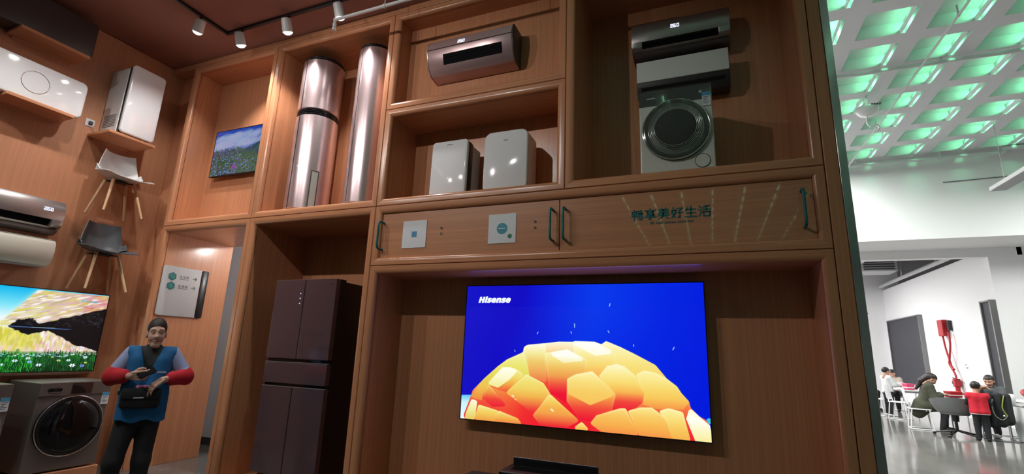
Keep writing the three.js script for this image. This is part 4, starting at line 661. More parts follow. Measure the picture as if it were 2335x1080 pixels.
// things on the tables
function redBox(label, x, z, w, h, d, m) { const t = thing('gift_box', label, 'box', [x, 0.741, z], 0.3, 'boxes and bags on the dining tables'); part('box', rb(-w / 2, w / 2, 0, h, -d / 2, d / 2, 0.012), m, t); part('lid', rb(-w / 2 - 0.006, w / 2 + 0.006, h * 0.72, h + 0.004, -d / 2 - 0.006, d / 2 + 0.006, 0.01), m, t); part('ribbon', [bx(-w / 2 - 0.008, w / 2 + 0.008, h * 0.3, h * 0.45, -d / 2 - 0.008, d / 2 + 0.008)], whitePlastic, t); }
const darkRed = mat([0.2, 0.01, 0.012], 0.5), pink = mat([0.62, 0.06, 0.16], 0.5);
redBox('red box on the table beside the olive coated woman', 5.15, -11.1, 0.26, 0.13, 0.2, red);
redBox('dark red box on the table behind the grey tub chair', 5.55, -11.1, 0.3, 0.1, 0.26, darkRed);
redBox('pink box on the far table', 5.15, -13.95, 0.2, 0.17, 0.2, pink);
{ const t = thing('red_bag', 'crumpled red bag on the table at the right edge', 'bag', [6.42, 0.775, -10.75]); const g = new THREE.IcosahedronGeometry(0.17, 4), p = g.attributes.position; for (let i = 0; i < p.count; i++) { const k = 0.75 + 0.5 * vnoise(p.getX(i) * 14 + 9, p.getY(i) * 14 + p.getZ(i) * 9 + 20); p.setXYZ(i, p.getX(i) * k, p.getY(i) * k * 0.9, p.getZ(i) * k); } g.computeVertexNormals(); g.translate(0, 0.13, 0); part('bag', g, red, t); part('paper', rb(0.05, 0.2, 0, 0.06, 0.02, 0.2, 0.02), paperWhite, t); }
// chairs
function sledChair(label, x, z, turn) {
  const t = thing('dining_chair', label, 'chair', [x, 0, z], turn, 'white dining chairs'), w = mat([0.8, 0.8, 0.82], 0.35);
  const back = plate(-0.21, 0.21, 0, 0.4, -0.008, 0.008, 0.06, 0.004).rotateX(-0.16).translate(0, 0.5, -0.2); part('backrest', back, w, t);
  part('seat', plate(-0.22, 0.22, -0.21, 0.21, -0.01, 0.01, 0.06, 0.005).rotateX(-Math.PI / 2).translate(0, 0.45, 0), w, t);
  for (const s of [-1, 1]) { for (const [z0, z1] of [[0.16, 0.2], [-0.16, -0.22]]) part('leg', rod([s * 0.21, 0.44, z0], [s * 0.22, 0.012, z1], 0.011, 0.011, 8), w, t); part('runner', rod([s * 0.22, 0.012, 0.2], [s * 0.22, 0.012, -0.22], 0.011, 0.011, 8), w, t); part('back_support', rod([s * 0.17, 0.44, -0.18], [s * 0.17, 0.62, -0.215], 0.011, 0.011, 8), w, t); }
  part('crossbar', [rod([-0.22, 0.012, -0.22], [0.22, 0.012, -0.22], 0.01, 0.01, 8), rod([-0.21, 0.42, 0.1], [0.21, 0.42, 0.1], 0.01, 0.01, 8)], w, t); part('under_tray', bx(-0.12, 0.12, 0.5, 0.53, -0.222, -0.2), darkGrey, t);
  return t;
}
sledChair('white dining chair cut off by the steel edge', 4.28, -13.9, R(75));
sledChair('white dining chair beside the child in the white top', 4.62, -13.0, R(60));
sledChair('white dining chair under the olive coated woman', 4.42, -10.95, R(80));
{ // grey tub chair on a black star base
  const t = thing('tub_chair', 'grey tub chair on a black star base with its back to the viewer', 'chair', [4.74, 0, -10.0], R(160)); t.scale.set(1.15, 1.0, 1.15);
  const n = 40, m = 14, P = [], I = [], f = (u, v, off) => { const a = (u - 0.5) * Math.PI * 1.5 + Math.PI, h = 0.46 + v * (0.34 * (0.62 + 0.38 * Math.cos((u - 0.5) * Math.PI * 1.2))), r = 0.20 + 0.12 * Math.pow(v, 0.6) + off; return [Math.sin(a) * r * 1.08, h, Math.cos(a) * r]; };
  for (const o of [0, -0.02]) for (let j = 0; j <= m; j++) for (let i = 0; i <= n; i++) P.push(...f(i / n, j / m, o));
  const k = (s, i, j) => s * (n + 1) * (m + 1) + j * (n + 1) + i; for (const s of [0, 1]) for (let j = 0; j < m; j++) for (let i = 0; i < n; i++) { const a = k(s, i, j), b = k(s, i + 1, j), c = k(s, i + 1, j + 1), d = k(s, i, j + 1); s ? I.push(a, c, b, a, d, c) : I.push(a, b, c, a, c, d); } for (let i = 0; i < n; i++) I.push(k(0, i, m), k(0, i + 1, m), k(1, i + 1, m), k(0, i, m), k(1, i + 1, m), k(1, i, m)); for (const i of [0, n]) for (let j = 0; j < m; j++) I.push(k(0, i, j), k(0, i, j + 1), k(1, i, j + 1), k(0, i, j), k(1, i, j + 1), k(1, i, j));
  const g = new THREE.BufferGeometry(); g.setAttribute('position', new THREE.Float32BufferAttribute(P, 3)); g.setIndex(I); g.computeVertexNormals();
  const gm = mat([0.17, 0.175, 0.18], 0.5); part('shell', toCreasedNormals(g, 0.8), gm, t); part('seat', new THREE.LatheGeometry([[0.0001, 0.49], [0.17, 0.49], [0.21, 0.475], [0.21, 0.44], [0.0001, 0.42]].map(([r, y]) => new THREE.Vector2(r, y)), 32), gm, t);
  part('column', [cyl(0, 0.1, 0.43, 0, 0.025), cyl(0, 0.3, 0.42, 0, 0.05, 0.06)], black, t); for (let i = 0; i < 5; i++) { const a = i / 5 * Math.PI * 2 + 0.3; part('star_arm', rod([0, 0.12, 0], [Math.sin(a) * 0.33, 0.045, Math.cos(a) * 0.33], 0.022, 0.015, 8), black, t); part('caster', rod([Math.sin(a) * 0.33 - 0.02 * Math.cos(a), 0.025, Math.cos(a) * 0.33 + 0.02 * Math.sin(a)], [Math.sin(a) * 0.33 + 0.02 * Math.cos(a), 0.025, Math.cos(a) * 0.33 - 0.02 * Math.sin(a)], 0.025, 0.025, 12), black, t); }
}
{ const t = thing('waste_bin', 'white bin with a metal rim at the right edge of the picture', 'bin', [5.92, 0, -9.7]); part('bin', rb(-0.24, 0.3, 0, 0.7, -0.22, 0.22, 0.02), whitePlastic, t); part('rim', rb(-0.26, 0.32, 0.7, 0.73, -0.24, 0.24, 0.01), chrome, t); part('mark', [bx(0.0, 0.02, 0.26, 0.36, 0.219, 0.222), bx(0.05, 0.07, 0.26, 0.36, 0.219, 0.222), bx(0.0, 0.07, 0.32, 0.34, 0.219, 0.222)], darkGrey, t); }

// ---------------------------------------------------------------- people: distance fields meshed with surface nets
const smin = (a, b, k) => { const h = Math.max(k - Math.abs(a - b), 0) / k; return Math.min(a, b) - h * h * k * 0.25; };
const rc = (a, b, ra, rb2 = ra) => { const d = [b[0] - a[0], b[1] - a[1], b[2] - a[2]], L = d[0] * d[0] + d[1] * d[1] + d[2] * d[2] || 1e-9; return { lo: a.map((v, i) => Math.min(v, b[i]) - Math.max(ra, rb2)), hi: a.map((v, i) => Math.max(v, b[i]) + Math.max(ra, rb2)), f: (x, y, z, o) => { const px = x - a[0], py = y - a[1], pz = z - a[2]; let t = (px * d[0] + py * d[1] + pz * d[2]) / L; t = t < 0 ? 0 : t > 1 ? 1 : t; const qx = px - d[0] * t, qy = py - d[1] * t, qz = pz - d[2] * t; return Math.sqrt(qx * qx + qy * qy + qz * qz) - (ra + (rb2 - ra) * t) - o; } }; };
const el = (c, r) => ({ lo: c.map((v, i) => v - r[i]), hi: c.map((v, i) => v + r[i]), f: (x, y, z, o) => { const a = (x - c[0]), b = (y - c[1]), d = (z - c[2]), R0 = r[0] + o, R1 = r[1] + o, R2 = r[2] + o; const k0 = Math.hypot(a / R0, b / R1, d / R2), k1 = Math.hypot(a / R0 / R0, b / R1 / R1, d / R2 / R2); return k1 < 1e-9 ? -Math.min(R0, R1, R2) : k0 * (k0 - 1) / k1; } });
const union = (ps, k, o = 0) => (x, y, z) => { let d = 1e9; for (const p of ps) { const e = p.f(x, y, z, o); d = d > 1e8 ? e : smin(d, e, k); } return d; };
function bounds(ps, pad) { const lo = [1e9, 1e9, 1e9], hi = [-1e9, -1e9, -1e9]; for (const p of ps) for (let i = 0; i < 3; i++) { lo[i] = Math.min(lo[i], p.lo[i] - pad); hi[i] = Math.max(hi[i], p.hi[i] + pad); } return [lo, hi]; }
function nets(f, [lo, hi], h, color) {
  const n = [0, 1, 2].map((i) => Math.ceil((hi[i] - lo[i]) / h) + 2), [nx, ny, nz] = n, val = new Float32Array(nx * ny * nz);
  for (let k = 0; k < nz; k++) for (let j = 0; j < ny; j++) for (let i = 0; i < nx; i++) val[i + nx * (j + ny * k)] = f(lo[0] + i * h, lo[1] + j * h, lo[2] + k * h);
  const vid = new Int32Array(nx * ny * nz).fill(-1), P = [], I = [], at = (i, j, k) => i + nx * (j + ny * k);
  for (let k = 0; k < nz - 1; k++) for (let j = 0; j < ny - 1; j++) for (let i = 0; i < nx - 1; i++) {
    let m = 0, sx = 0, sy = 0, sz = 0, c = 0; const v = [];
    for (let q = 0; q < 8; q++) { const w = val[at(i + (q & 1), j + (q >> 1 & 1), k + (q >> 2))]; v.push(w); if (w < 0) m |= 1 << q; }
    if (m === 0 || m === 255) continue;
    for (let q = 0; q < 8; q++) for (const b of [1, 2, 4]) if (!(q & b)) { const r = q | b; if ((v[q] < 0) !== (v[r] < 0)) { const t = v[q] / (v[q] - v[r]); sx += (q & 1) + (b === 1 ? t : 0); sy += (q >> 1 & 1) + (b === 2 ? t : 0); sz += (q >> 2) + (b === 4 ? t : 0); c++; } }
    vid[at(i, j, k)] = P.length / 3; P.push(lo[0] + (i + sx / c) * h, lo[1] + (j + sy / c) * h, lo[2] + (k + sz / c) * h);
  }
  const quad = (a, b, c, d, flip) => { if (a < 0 || b < 0 || c < 0 || d < 0) return; flip ? I.push(a, c, b, a, d, c) : I.push(a, b, c, a, c, d); };
  for (let k = 1; k < nz - 1; k++) for (let j = 1; j < ny - 1; j++) for (let i = 1; i < nx - 1; i++) {
    const s = val[at(i, j, k)] < 0;
    if (s !== val[at(i + 1, j, k)] < 0) quad(vid[at(i, j - 1, k - 1)], vid[at(i, j, k - 1)], vid[at(i, j, k)], vid[at(i, j - 1, k)], !s);
    if (s !== val[at(i, j + 1, k)] < 0) quad(vid[at(i - 1, j, k - 1)], vid[at(i - 1, j, k)], vid[at(i, j, k)], vid[at(i, j, k - 1)], !s);
    if (s !== val[at(i, j, k + 1)] < 0) quad(vid[at(i - 1, j - 1, k)], vid[at(i, j - 1, k)], vid[at(i, j, k)], vid[at(i - 1, j, k)], !s);
  }
  const g = new THREE.BufferGeometry(); g.setAttribute('position', new THREE.Float32BufferAttribute(P, 3)); g.setIndex(I);
  const N = new Float32Array(P.length), e = h * 0.5; for (let q = 0; q < P.length; q += 3) { const [x, y, z] = [P[q], P[q + 1], P[q + 2]]; const a = f(x + e, y, z) - f(x - e, y, z), b = f(x, y + e, z) - f(x, y - e, z), c = f(x, y, z + e) - f(x, y, z - e), l = Math.hypot(a, b, c) || 1; N[q] = a / l; N[q + 1] = b / l; N[q + 2] = c / l; }
  g.setAttribute('normal', new THREE.BufferAttribute(N, 3));
  if (color) { const C = new Float32Array(P.length); for (let q = 0; q < P.length; q += 3) C.set(color(P[q], P[q + 1], P[q + 2]), q); g.setAttribute('color', new THREE.BufferAttribute(C, 3)); }
  return g;
}
const add = (a, b, k = 1) => a.map((v, i) => v + b[i] * k), lerp3 = (a, b, t) => a.map((v, i) => v + (b[i] - v) * t), unit = (a) => { const l = Math.hypot(...a); return a.map((v) => v / l); }, cross = (a, b) => [a[1] * b[2] - a[2] * b[1], a[2] * b[0] - a[0] * b[2], a[0] * b[1] - a[1] * b[0]];
// hand: dir runs from wrist to knuckles, palm is the way the fingers curl, thumb = +1/-1 side along cross(dir, palm)
function handPrims(w, dir, palm, thumb, s, curl) {
  const d = unit(dir), n0 = unit(palm), l = unit(cross(d, n0)), n = unit(cross(l, d)), out = [];
  const at = (a, b, c) => add(add(add(w, d, a * s), l, b * s), n, c * s);
  const rot = (ang) => add(d.map((v) => v * Math.cos(ang)), n, Math.sin(ang));
  for (let i = 0; i < 4; i++) {
    const off = (i - 1.5) * 0.0205 * -thumb, kn = at(0.083 - Math.abs(i - 1.2) * 0.004, off, 0), len = [0.042, 0.047, 0.043, 0.034][i] * s;
    out.push(rc(at(0.0, off * 0.7, 0), kn, 0.0135 * s, 0.0105 * s));
    let p = kn; for (let q = 0, a = 0; q < 3; q++) { a += curl[Math.min(i, curl.length - 1)] * (q ? 1.1 : 0.8); const e = add(p, rot(a), len * [1, 0.66, 0.5][q]); out.push(rc(p, e, (0.0098 - q * 0.0009) * s, (0.009 - q * 0.001) * s)); p = e; }
  }
  const t0 = at(0.018, 0.022 * thumb, 0.006), t1 = at(0.05, 0.046 * thumb, 0.018), t2 = at(0.078, 0.05 * thumb, 0.03), t3 = at(0.1, 0.045 * thumb, 0.04);
  out.push(rc(t0, t1, 0.0155 * s, 0.0125 * s), rc(t1, t2, 0.0118 * s, 0.0105 * s), rc(t2, t3, 0.0104 * s, 0.0085 * s));
  return out;
}
function headField(s) {
  const P = [el([0, 0.035, -0.012], [0.076, 0.088, 0.094]), el([0, -0.035, 0.02], [0.061, 0.082, 0.068]), rc([-0.018, -0.1, 0.058], [0.018, -0.1, 0.058], 0.021), el([0.038, -0.03, 0.048], [0.028, 0.03, 0.03]), el([-0.038, -0.03, 0.048], [0.028, 0.03, 0.03]), rc([-0.042, 0.027, 0.07], [0.042, 0.027, 0.07], 0.015), rc([0, 0.015, 0.083], [0, -0.028, 0.1], 0.007, 0.0125), el([0.012, -0.031, 0.09], [0.009, 0.008, 0.01]), el([-0.012, -0.031, 0.09], [0.009, 0.008, 0.01]), el([0.079, -0.005, -0.004], [0.012, 0.032, 0.02]), el([-0.079, -0.005, -0.004], [0.012, 0.032, 0.02]), rc([0, -0.05, -0.022], [0, -0.17, -0.035], 0.05, 0.054)];
  const base = union(P, 0.022), fine = union([el([0, -0.061, 0.08], [0.024, 0.0065, 0.011]), el([0, -0.074, 0.078], [0.019, 0.0075, 0.011])], 0.002), eyes = union([el([0.031, 0.006, 0.074], [0.015, 0.011, 0.012]), el([-0.031, 0.006, 0.074], [0.015, 0.011, 0.012])], 0.002);
  const f = (x, y, z) => { let d = base(x, y, z); for (const q of [-1, 1]) { const e = Math.hypot(x - q * 0.031, (y - 0.007) * 1.3, z - 0.1) - 0.019; d = -smin(-d, e, 0.012); } return smin(smin(d, fine(x, y, z), 0.006), eyes(x, y, z), 0.004); };
  return { f: (x, y, z) => f(x / s, y / s, z / s) * s, bb: [[-0.1 * s, -0.2 * s, -0.13 * s], [0.1 * s, 0.14 * s, 0.13 * s]] };
}
const SKIN = [0.50, 0.27, 0.19];
const faceColor = (skin) => (x, y, z) => {
  if (z > 0.05) {
    if (Math.hypot(x / 0.025, (y + 0.067) / 0.012) < 1 && z > 0.07) return [skin[0] * 0.82, skin[1] * 0.55, skin[2] * 0.58];
    const ex = Math.abs(x) - 0.031; if (Math.hypot(ex / 0.014, (y - 0.006) / 0.0045) < 1) return Math.abs(ex) < 0.006 ? [0.02, 0.015, 0.014] : skin.map((v) => v * 0.8);
    if (Math.abs(ex) < 0.017 && Math.abs(y - 0.031 + ex * ex * 8) < 0.0035) return [0.05, 0.035, 0.03];
  }
  return skin;
};
function turned(g, M) { g.applyMatrix4(M); return g; }
const clothMat = (c, r = 0.85, o = {}) => mat(c, r, o);
const skinMat = new THREE.MeshPhysicalMaterial({ color: 0xffffff, vertexColors: true, roughness: 0.55 });
const flat = (c) => () => c;
function withColor(g, c) { const n = g.attributes.position.count, C = new Float32Array(n * 3); for (let i = 0; i < n; i++) C.set(c, i * 3); g.setAttribute('color', new THREE.BufferAttribute(C, 3)); return g; }
/* o: label, pos, turn, s (size against 1.6 m), J joints, head {c, yaw, pitch, roll}, hands [{curl, palm, dir}], hair(list of prims in head space, cut), wear: list of {name, prims(J), k, o, cut, mat, cell} */
function person(o) {
  const t = thing('person', o.label, 'person', o.pos, o.turn, o.group), J = o.J, s = o.s ?? 1, S = (v) => v * s;
  const torso = o.torso ?? [0, 1].flatMap((q) => { const x = q ? 1 : -1; return [rc(add(J.chest, [x * S(0.075), S(0.03), 0]), add(lerp3(J.chest, J.hip, 0.55), [x * S(0.07), 0, S(0.01)]), S(0.085), S(0.082)), rc(add(lerp3(J.chest, J.hip, 0.55), [x * S(0.07), 0, S(0.01)]), add(J.hip, [x * S(0.075), 0, 0]), S(0.082), S(0.098))]; }).concat([rc(J.shL, J.shR, S(0.05)), rc(J.neck, J.chest, S(0.05), S(0.07))]);
  const arm = (a, b, c) => [rc(a, b, S(0.048), S(0.04)), rc(b, c, S(0.04), S(0.027))];
  const leg = (a, b, c, d) => [rc(a, b, S(0.085), S(0.056)), rc(b, c, S(0.056), S(0.038)), rc(add(c, [0, -S(0.035), -S(0.02)]), d, S(0.036), S(0.028))];
  const limbs = [...arm(J.shL, J.elL, J.wrL), ...arm(J.shR, J.elR, J.wrR), ...leg(J.hpL, J.knL, J.anL, J.toL), ...leg(J.hpR, J.knR, J.anR, J.toR)];
  const all = [...torso, ...limbs], skin = o.skin ?? SKIN;
  const bodyG = withColor(nets(union(all, S(0.03), -0.004), bounds(all, 0.03), o.cell ?? 0.014), skin);
  const hs = o.headSize ?? s, hf = headField(hs), M = new THREE.Matrix4().makeRotationFromEuler(new THREE.Euler(o.head.pitch ?? 0, o.head.yaw ?? 0, o.head.roll ?? 0, 'YXZ')).setPosition(...o.head.c);
  const fc = faceColor(skin), headG = turned(nets(hf.f, hf.bb, o.fine ?? 0.0034, (x, y, z) => fc(x / hs, y / hs, z / hs)), M);
  const hands = o.hands.map((h, i) => { const w = i ? J.wrR : J.wrL, e = i ? J.elR : J.elL; const ps = [...handPrims(w, h.dir ?? add(w, e, -1), h.palm, h.thumb, s, h.curl), rc(lerp3(e, w, 0.86), w, S(0.027), S(0.024))]; return withColor(nets(union(ps, S(0.007)), bounds(ps, 0.012), o.fineHand ?? 0.0034), skin); });
  const body = mergeGeometries([bodyG, headG, ...hands]); part('body', body, skinMat, t);
  if (o.hair) { const hp = o.hair.prims.map((p) => p), hu = union(hp, 0.02), R0 = o.hair.cut; const f = (x, y, z) => { x /= hs; y /= hs; z /= hs; return Math.max(hu(x, y, z), R0 ? -R0(x, y, z) : -1) * hs; }; const [a, b] = bounds(hp, 0.02); part('hair', turned(nets(f, [a.map((v) => v * hs), b.map((v) => v * hs)], o.hairCell ?? 0.005), M), o.hair.mat, t); }
  for (const w of o.wear) { const ps = w.prims({ J, torso, S, limbs, arm, leg }), u = union(ps, w.k ?? S(0.03), w.o ?? 0.014), f = w.cut ? (x, y, z) => Math.max(u(x, y, z), w.cut(x, y, z)) : u; part(w.name, nets(f, bounds(ps, (w.o ?? 0.014) + 0.03), w.cell ?? (o.cell ?? 0.014)), w.mat, t, w.label); }
  return t;
}
const hairBlack = mat([0.012, 0.010, 0.010], 0.5), shortHair = { prims: [el([0, 0.042, -0.02], [0.083, 0.09, 0.1])], cut: (x, y, z) => Math.max(0.005 - z, y - 0.068 + Math.abs(x) * 0.25), mat: hairBlack };
const bobHair = { prims: [el([0, 0.04, -0.016], [0.092, 0.096, 0.108]), el([0, -0.03, -0.04], [0.088, 0.085, 0.07])], cut: (x, y, z) => Math.max(0.012 - z, y - 0.062), mat: hairBlack };
const bowlHair = { prims: [el([0, 0.038, -0.014], [0.09, 0.092, 0.106])], cut: (x, y, z) => Math.max(0.02 - z, y - 0.04), mat: hairBlack };

// --- the woman in the blue vest
{
  const J = { hip: [0, 0.84, 0], chest: [0.01, 1.22, 0.0], neck: [0.012, 1.36, -0.01], shL: [0.185, 1.305, -0.01], shR: [-0.165, 1.305, -0.01], elL: [0.335, 1.12, 0.02], wrL: [0.135, 1.105, 0.19], elR: [-0.285, 1.12, 0.03], wrR: [-0.12, 1.135, 0.2], hpL: [0.085, 0.82, 0], hpR: [-0.085, 0.82, 0], knL: [0.085, 0.46, 0.02], anL: [0.09, 0.075, -0.02], toL: [0.11, 0.03, 0.12], knR: [-0.135, 0.47, 0.07], anR: [-0.155, 0.085, -0.06], toR: [-0.17, 0.03, 0.08] };
  const vest = clothMat([0.012, 0.13, 0.33]), sleeve = clothMat([0.30, 0.36, 0.58]), redCuff = clothMat([0.50, 0.012, 0.025]), dark = clothMat([0.018, 0.018, 0.02]), inner = clothMat([0.03, 0.035, 0.035]);
  const tors = ({ S }) => [rc([-0.09, 1.24, 0], [-0.085, 1.02, 0.015], 0.088, 0.09), rc([0.1, 1.24, 0], [0.09, 1.02, 0.015], 0.088, 0.09), rc([-0.085, 1.02, 0.015], [-0.095, 0.86, 0], 0.09, 0.1), rc([0.09, 1.02, 0.015], [0.095, 0.86, 0], 0.09, 0.1), rc(J.shL, J.shR, 0.05), rc(J.neck, J.chest, 0.05, 0.07)];
  const turn = R(57), base = [-4.46, 0, 0.9], slim = (g) => g.scale.set(0.83, 1, 0.9);
  const p = person({ label: 'woman in a blue vest with red oversleeves and a black waist pouch', pos: base, turn, J, s: 1, cell: 0.011, torso: tors({}), head: { c: [0.012, 1.475, 0.02], yaw: R(4), pitch: R(-2), roll: R(2) }, skin: [0.60, 0.36, 0.27],
    hands: [{ palm: [-0.25, -0.9, -0.2], dir: [-0.75, -0.55, 0.2], thumb: -1, curl: [0.25, 0.3, 0.35, 0.4] }, { palm: [0.35, 0.2, -0.9], dir: [0.9, 0.05, 0.35], thumb: 1, curl: [0.55, 0.6, 0.65, 0.7] }],
    hair: { prims: [el([0, 0.046, -0.02], [0.086, 0.094, 0.102])], cut: (x, y, z) => Math.max(0.024 - z + Math.max(0, y - 0.02) * 0.6, y - 0.062 + Math.abs(x) * 0.22), mat: mat([0.02, 0.013, 0.011], 0.6) },
    wear: [
      { name: 'inner_top', prims: () => [...tors({}), rc([0.012, 1.35, -0.01], [0.012, 1.375, -0.01], 0.055)], o: 0.006, cut: (x, y) => Math.max(0.9 - y, y - 1.385), mat: inner, cell: 0.009 },
      { name: 'vest', prims: () => [...tors({}), rc([-0.095, 0.95, 0], [-0.12, 0.72, 0.005], 0.1, 0.118), rc([0.095, 0.95, 0], [0.125, 0.72, 0.005], 0.1, 0.118), rc([0, 0.95, 0.01], [0, 0.72, 0.02], 0.1, 0.122)], o: 0.02, cell: 0.008, cut: (x, y, z) => { const a = Math.max(0.775 - y + 0.012 * Math.sin(x * 30), y - 1.372), v = z > -0.03 ? Math.min(0.05, (y - 1.11) * 0.36 - Math.abs(x - 0.0)) : -1, nk = 0.066 - Math.hypot(x - 0.012, (z + 0.01)) - Math.max(0, 1.33 - y) * 3, ar = Math.max(Math.abs(x - 0.01) - 0.205, -1); return Math.max(a, v, nk, ar); }, mat: vest },
      { name: 'shirt_sleeve', prims: () => [rc(J.shL, J.elL, 0.052, 0.05), rc(J.elL, lerp3(J.elL, J.wrL, 0.1), 0.05, 0.05)], o: 0.014, cell: 0.009, mat: sleeve }, { name: 'shirt_sleeve', prims: () => [rc(J.shR, J.elR, 0.052, 0.05)], o: 0.014, cell: 0.009, mat: sleeve },
      { name: 'oversleeve', prims: () => [rc(lerp3(J.shL, J.elL, 0.86), J.elL, 0.05, 0.05), rc(J.elL, lerp3(J.elL, J.wrL, 0.62), 0.05, 0.042)], o: 0.016, cell: 0.008, mat: redCuff }, { name: 'oversleeve', prims: () => [rc(lerp3(J.shR, J.elR, 0.84), J.elR, 0.05, 0.05), rc(J.elR, lerp3(J.elR, J.wrR, 0.6), 0.05, 0.042)], o: 0.016, cell: 0.008, mat: redCuff },
      { name: 'trousers', prims: () => [rc(J.hpL, J.knL, 0.092, 0.068), rc(J.knL, [J.anL[0], 0.09, J.anL[2]], 0.068, 0.055), rc(J.hpR, J.knR, 0.092, 0.068), rc(J.knR, [J.anR[0], 0.09, J.anR[2]], 0.068, 0.055), rc([-0.08, 0.84, 0], [0.08, 0.84, 0], 0.1)], o: 0.01, cell: 0.012, mat: dark },
      { name: 'shoe', prims: () => [rc(add(J.anL, [0, -0.035, -0.02]), J.toL, 0.042, 0.034)], o: 0.006, cell: 0.009, cut: (x, y) => 0.002 - y, mat: dark }, { name: 'shoe', prims: () => [rc(add(J.anR, [0, -0.04, -0.02]), J.toR, 0.042, 0.034)], o: 0.006, cell: 0.009, cut: (x, y) => 0.002 - y, mat: dark }] });
  slim(p); part('chest_print', [...Array(9)].map((_, i) => bx(0.07 + i * 0.0095, 0.0765 + i * 0.0095, 1.157, 1.166 + (i % 3 ? 0 : 0.003), 0.1235, 0.127)), paperWhite, p);
  const at = (n, l, c) => { const g = thing(n, l, c, base, turn); slim(g); return g; };
  const w = at('waist_pouch', 'black waist pouch with a small white mark worn over the blue vest', 'pouch');
  part('pouch', plate(-0.175, 0.15, 0.88, 1.035, 0.12, 0.205, 0.035, 0.018), clothMat([0.012, 0.012, 0.014]), w); part('flap', plate(-0.17, 0.145, 0.955, 1.04, 0.2, 0.212, 0.02, 0.004), clothMat([0.015, 0.015, 0.017]), w); part('mark', bx(-0.07, 0.01, 0.962, 0.971, 0.211, 0.2135), paperWhite, w); part('belt', new THREE.TorusGeometry(0.2, 0.012, 8, 60).scale(1.0, 0.62, 2.2).rotateX(Math.PI / 2).translate(0, 1.0, 0.005), black, w);
  const ph = at('mobile_phone', 'dark mobile phone held in the hand of the woman in the blue vest', 'phone'); part('case', rb(-0.03, 0.04, -0.075, 0.075, -0.005, 0.005, 0.004).rotateZ(-1.0).rotateX(-0.9).translate(-0.005, 1.165, 0.235), blackMatte, ph); part('screen_glass', new THREE.PlaneGeometry(0.062, 0.138).rotateY(Math.PI).translate(0.005, 0, -0.0056).rotateZ(-1.0).rotateX(-0.9).translate(-0.005, 1.165, 0.235), blackMatte, ph);
  const pk = at('pink_pouch', 'pink patterned purse sticking out of the black waist pouch', 'purse'); part('purse', rb(-0.075, 0.04, 0.98, 1.06, 0.145, 0.185, 0.015, 3), mat([0.6, 0.09, 0.32], 0.5), pk); part('flower', [0, 1, 2, 3].map((i) => new THREE.SphereGeometry(0.01, 10, 8).translate(-0.055 + i * 0.027, 1.045 + (i % 2) * 0.006, 0.185)), mat([0.75, 0.4, 0.6], 0.5), pk);
}

// --- people in the dining area
function sitting(s, lean, armF, o = {}) {   // joints of a seated figure facing +z, seat height 0.46
  const hy = o.seat ?? 0.53, ch = [0, hy + 0.36 * s * Math.cos(lean), 0.36 * s * Math.sin(lean)], up = (k) => [0, hy + k * s * Math.cos(lean), k * s * Math.sin(lean)];
  const q = (x, a, dy = 0, dz = 0) => { const p = up(a); return [x * s, p[1] + dy * s, p[2] + dz * s]; };
  return { hip: [0, hy, 0], chest: ch, neck: up(0.51), shL: q(0.165, 0.45), shR: q(-0.165, 0.45), elL: q(0.22, 0.2, 0, armF * 0.5 + 0.06), elR: q(-0.22, 0.2, 0, armF * 0.5 + 0.06), wrL: [0.09 * s, Math.max(0.79, hy + 0.22 * s), q(0, 0.2)[2] + (armF + 0.16) * s], wrR: [-0.1 * s, Math.max(0.79, hy + 0.22 * s), q(0, 0.2)[2] + (armF + 0.14) * s], hpL: [0.085 * s, hy - 0.01, 0.02], hpR: [-0.085 * s, hy - 0.01, 0.02], knL: [0.11 * s, hy + 0.02, 0.4 * s], knR: [-0.1 * s, hy + 0.02, 0.4 * s], anL: [0.11 * s, 0.08, 0.36 * s], anR: [-0.12 * s, 0.08, 0.28 * s], toL: [0.12 * s, 0.03, 0.5 * s], toR: [-0.13 * s, 0.03, 0.42 * s] };
}
function standing(s, o = {}) {
  const v = (x, y, z) => [x * s, y * s, z * s];
  return { hip: v(0, 0.82, 0), chest: v(0, 1.2, 0.01), neck: v(0, 1.34, 0), shL: v(0.165, 1.28, 0), shR: v(-0.165, 1.28, 0), elL: v(0.22, 1.04, 0.06), elR: v(-0.22, 1.04, 0.06), wrL: v(0.1, 1.0, 0.28), wrR: v(-0.1, 1.02, 0.28), hpL: v(0.085, 0.8, 0), hpR: v(-0.085, 0.8, 0), knL: v(0.1, 0.45, 0.02), knR: v(-0.1, 0.45, 0.02), anL: v(0.11, 0.08, -0.01), anR: v(-0.1, 0.08, -0.03), toL: v(0.13, 0.03, 0.13), toR: v(-0.12, 0.03, 0.11), ...o };
}
const hd = (thL = -1) => [{ palm: [-0.3, -0.9, 0], thumb: thL, curl: [0.4] }, { palm: [0.3, -0.9, 0], thumb: -thL, curl: [0.4] }];
const wearTop = (m, name = 'jacket', o = 0.022, skirt) => ({ name, o, prims: ({ J, torso, S }) => [...torso, rc(J.shL, J.elL, S(0.055), S(0.05)), rc(J.elL, lerp3(J.elL, J.wrL, 0.85), S(0.05), S(0.036)), rc(J.shR, J.elR, S(0.055), S(0.05)), rc(J.elR, lerp3(J.elR, J.wrR, 0.85), S(0.05), S(0.036)), ...(skirt ? skirt(J, S) : [])], mat: m });
const wearLegs = (m) => ({ name: 'trousers', o: 0.012, prims: ({ J, S }) => [rc(J.hpL, J.knL, S(0.088), S(0.066)), rc(J.knL, lerp3(J.knL, J.anL, 0.95), S(0.066), S(0.05)), rc(J.hpR, J.knR, S(0.088), S(0.066)), rc(J.knR, lerp3(J.knR, J.anR, 0.95), S(0.066), S(0.05)), rc(J.hpL, J.hpR, S(0.1))], mat: m });
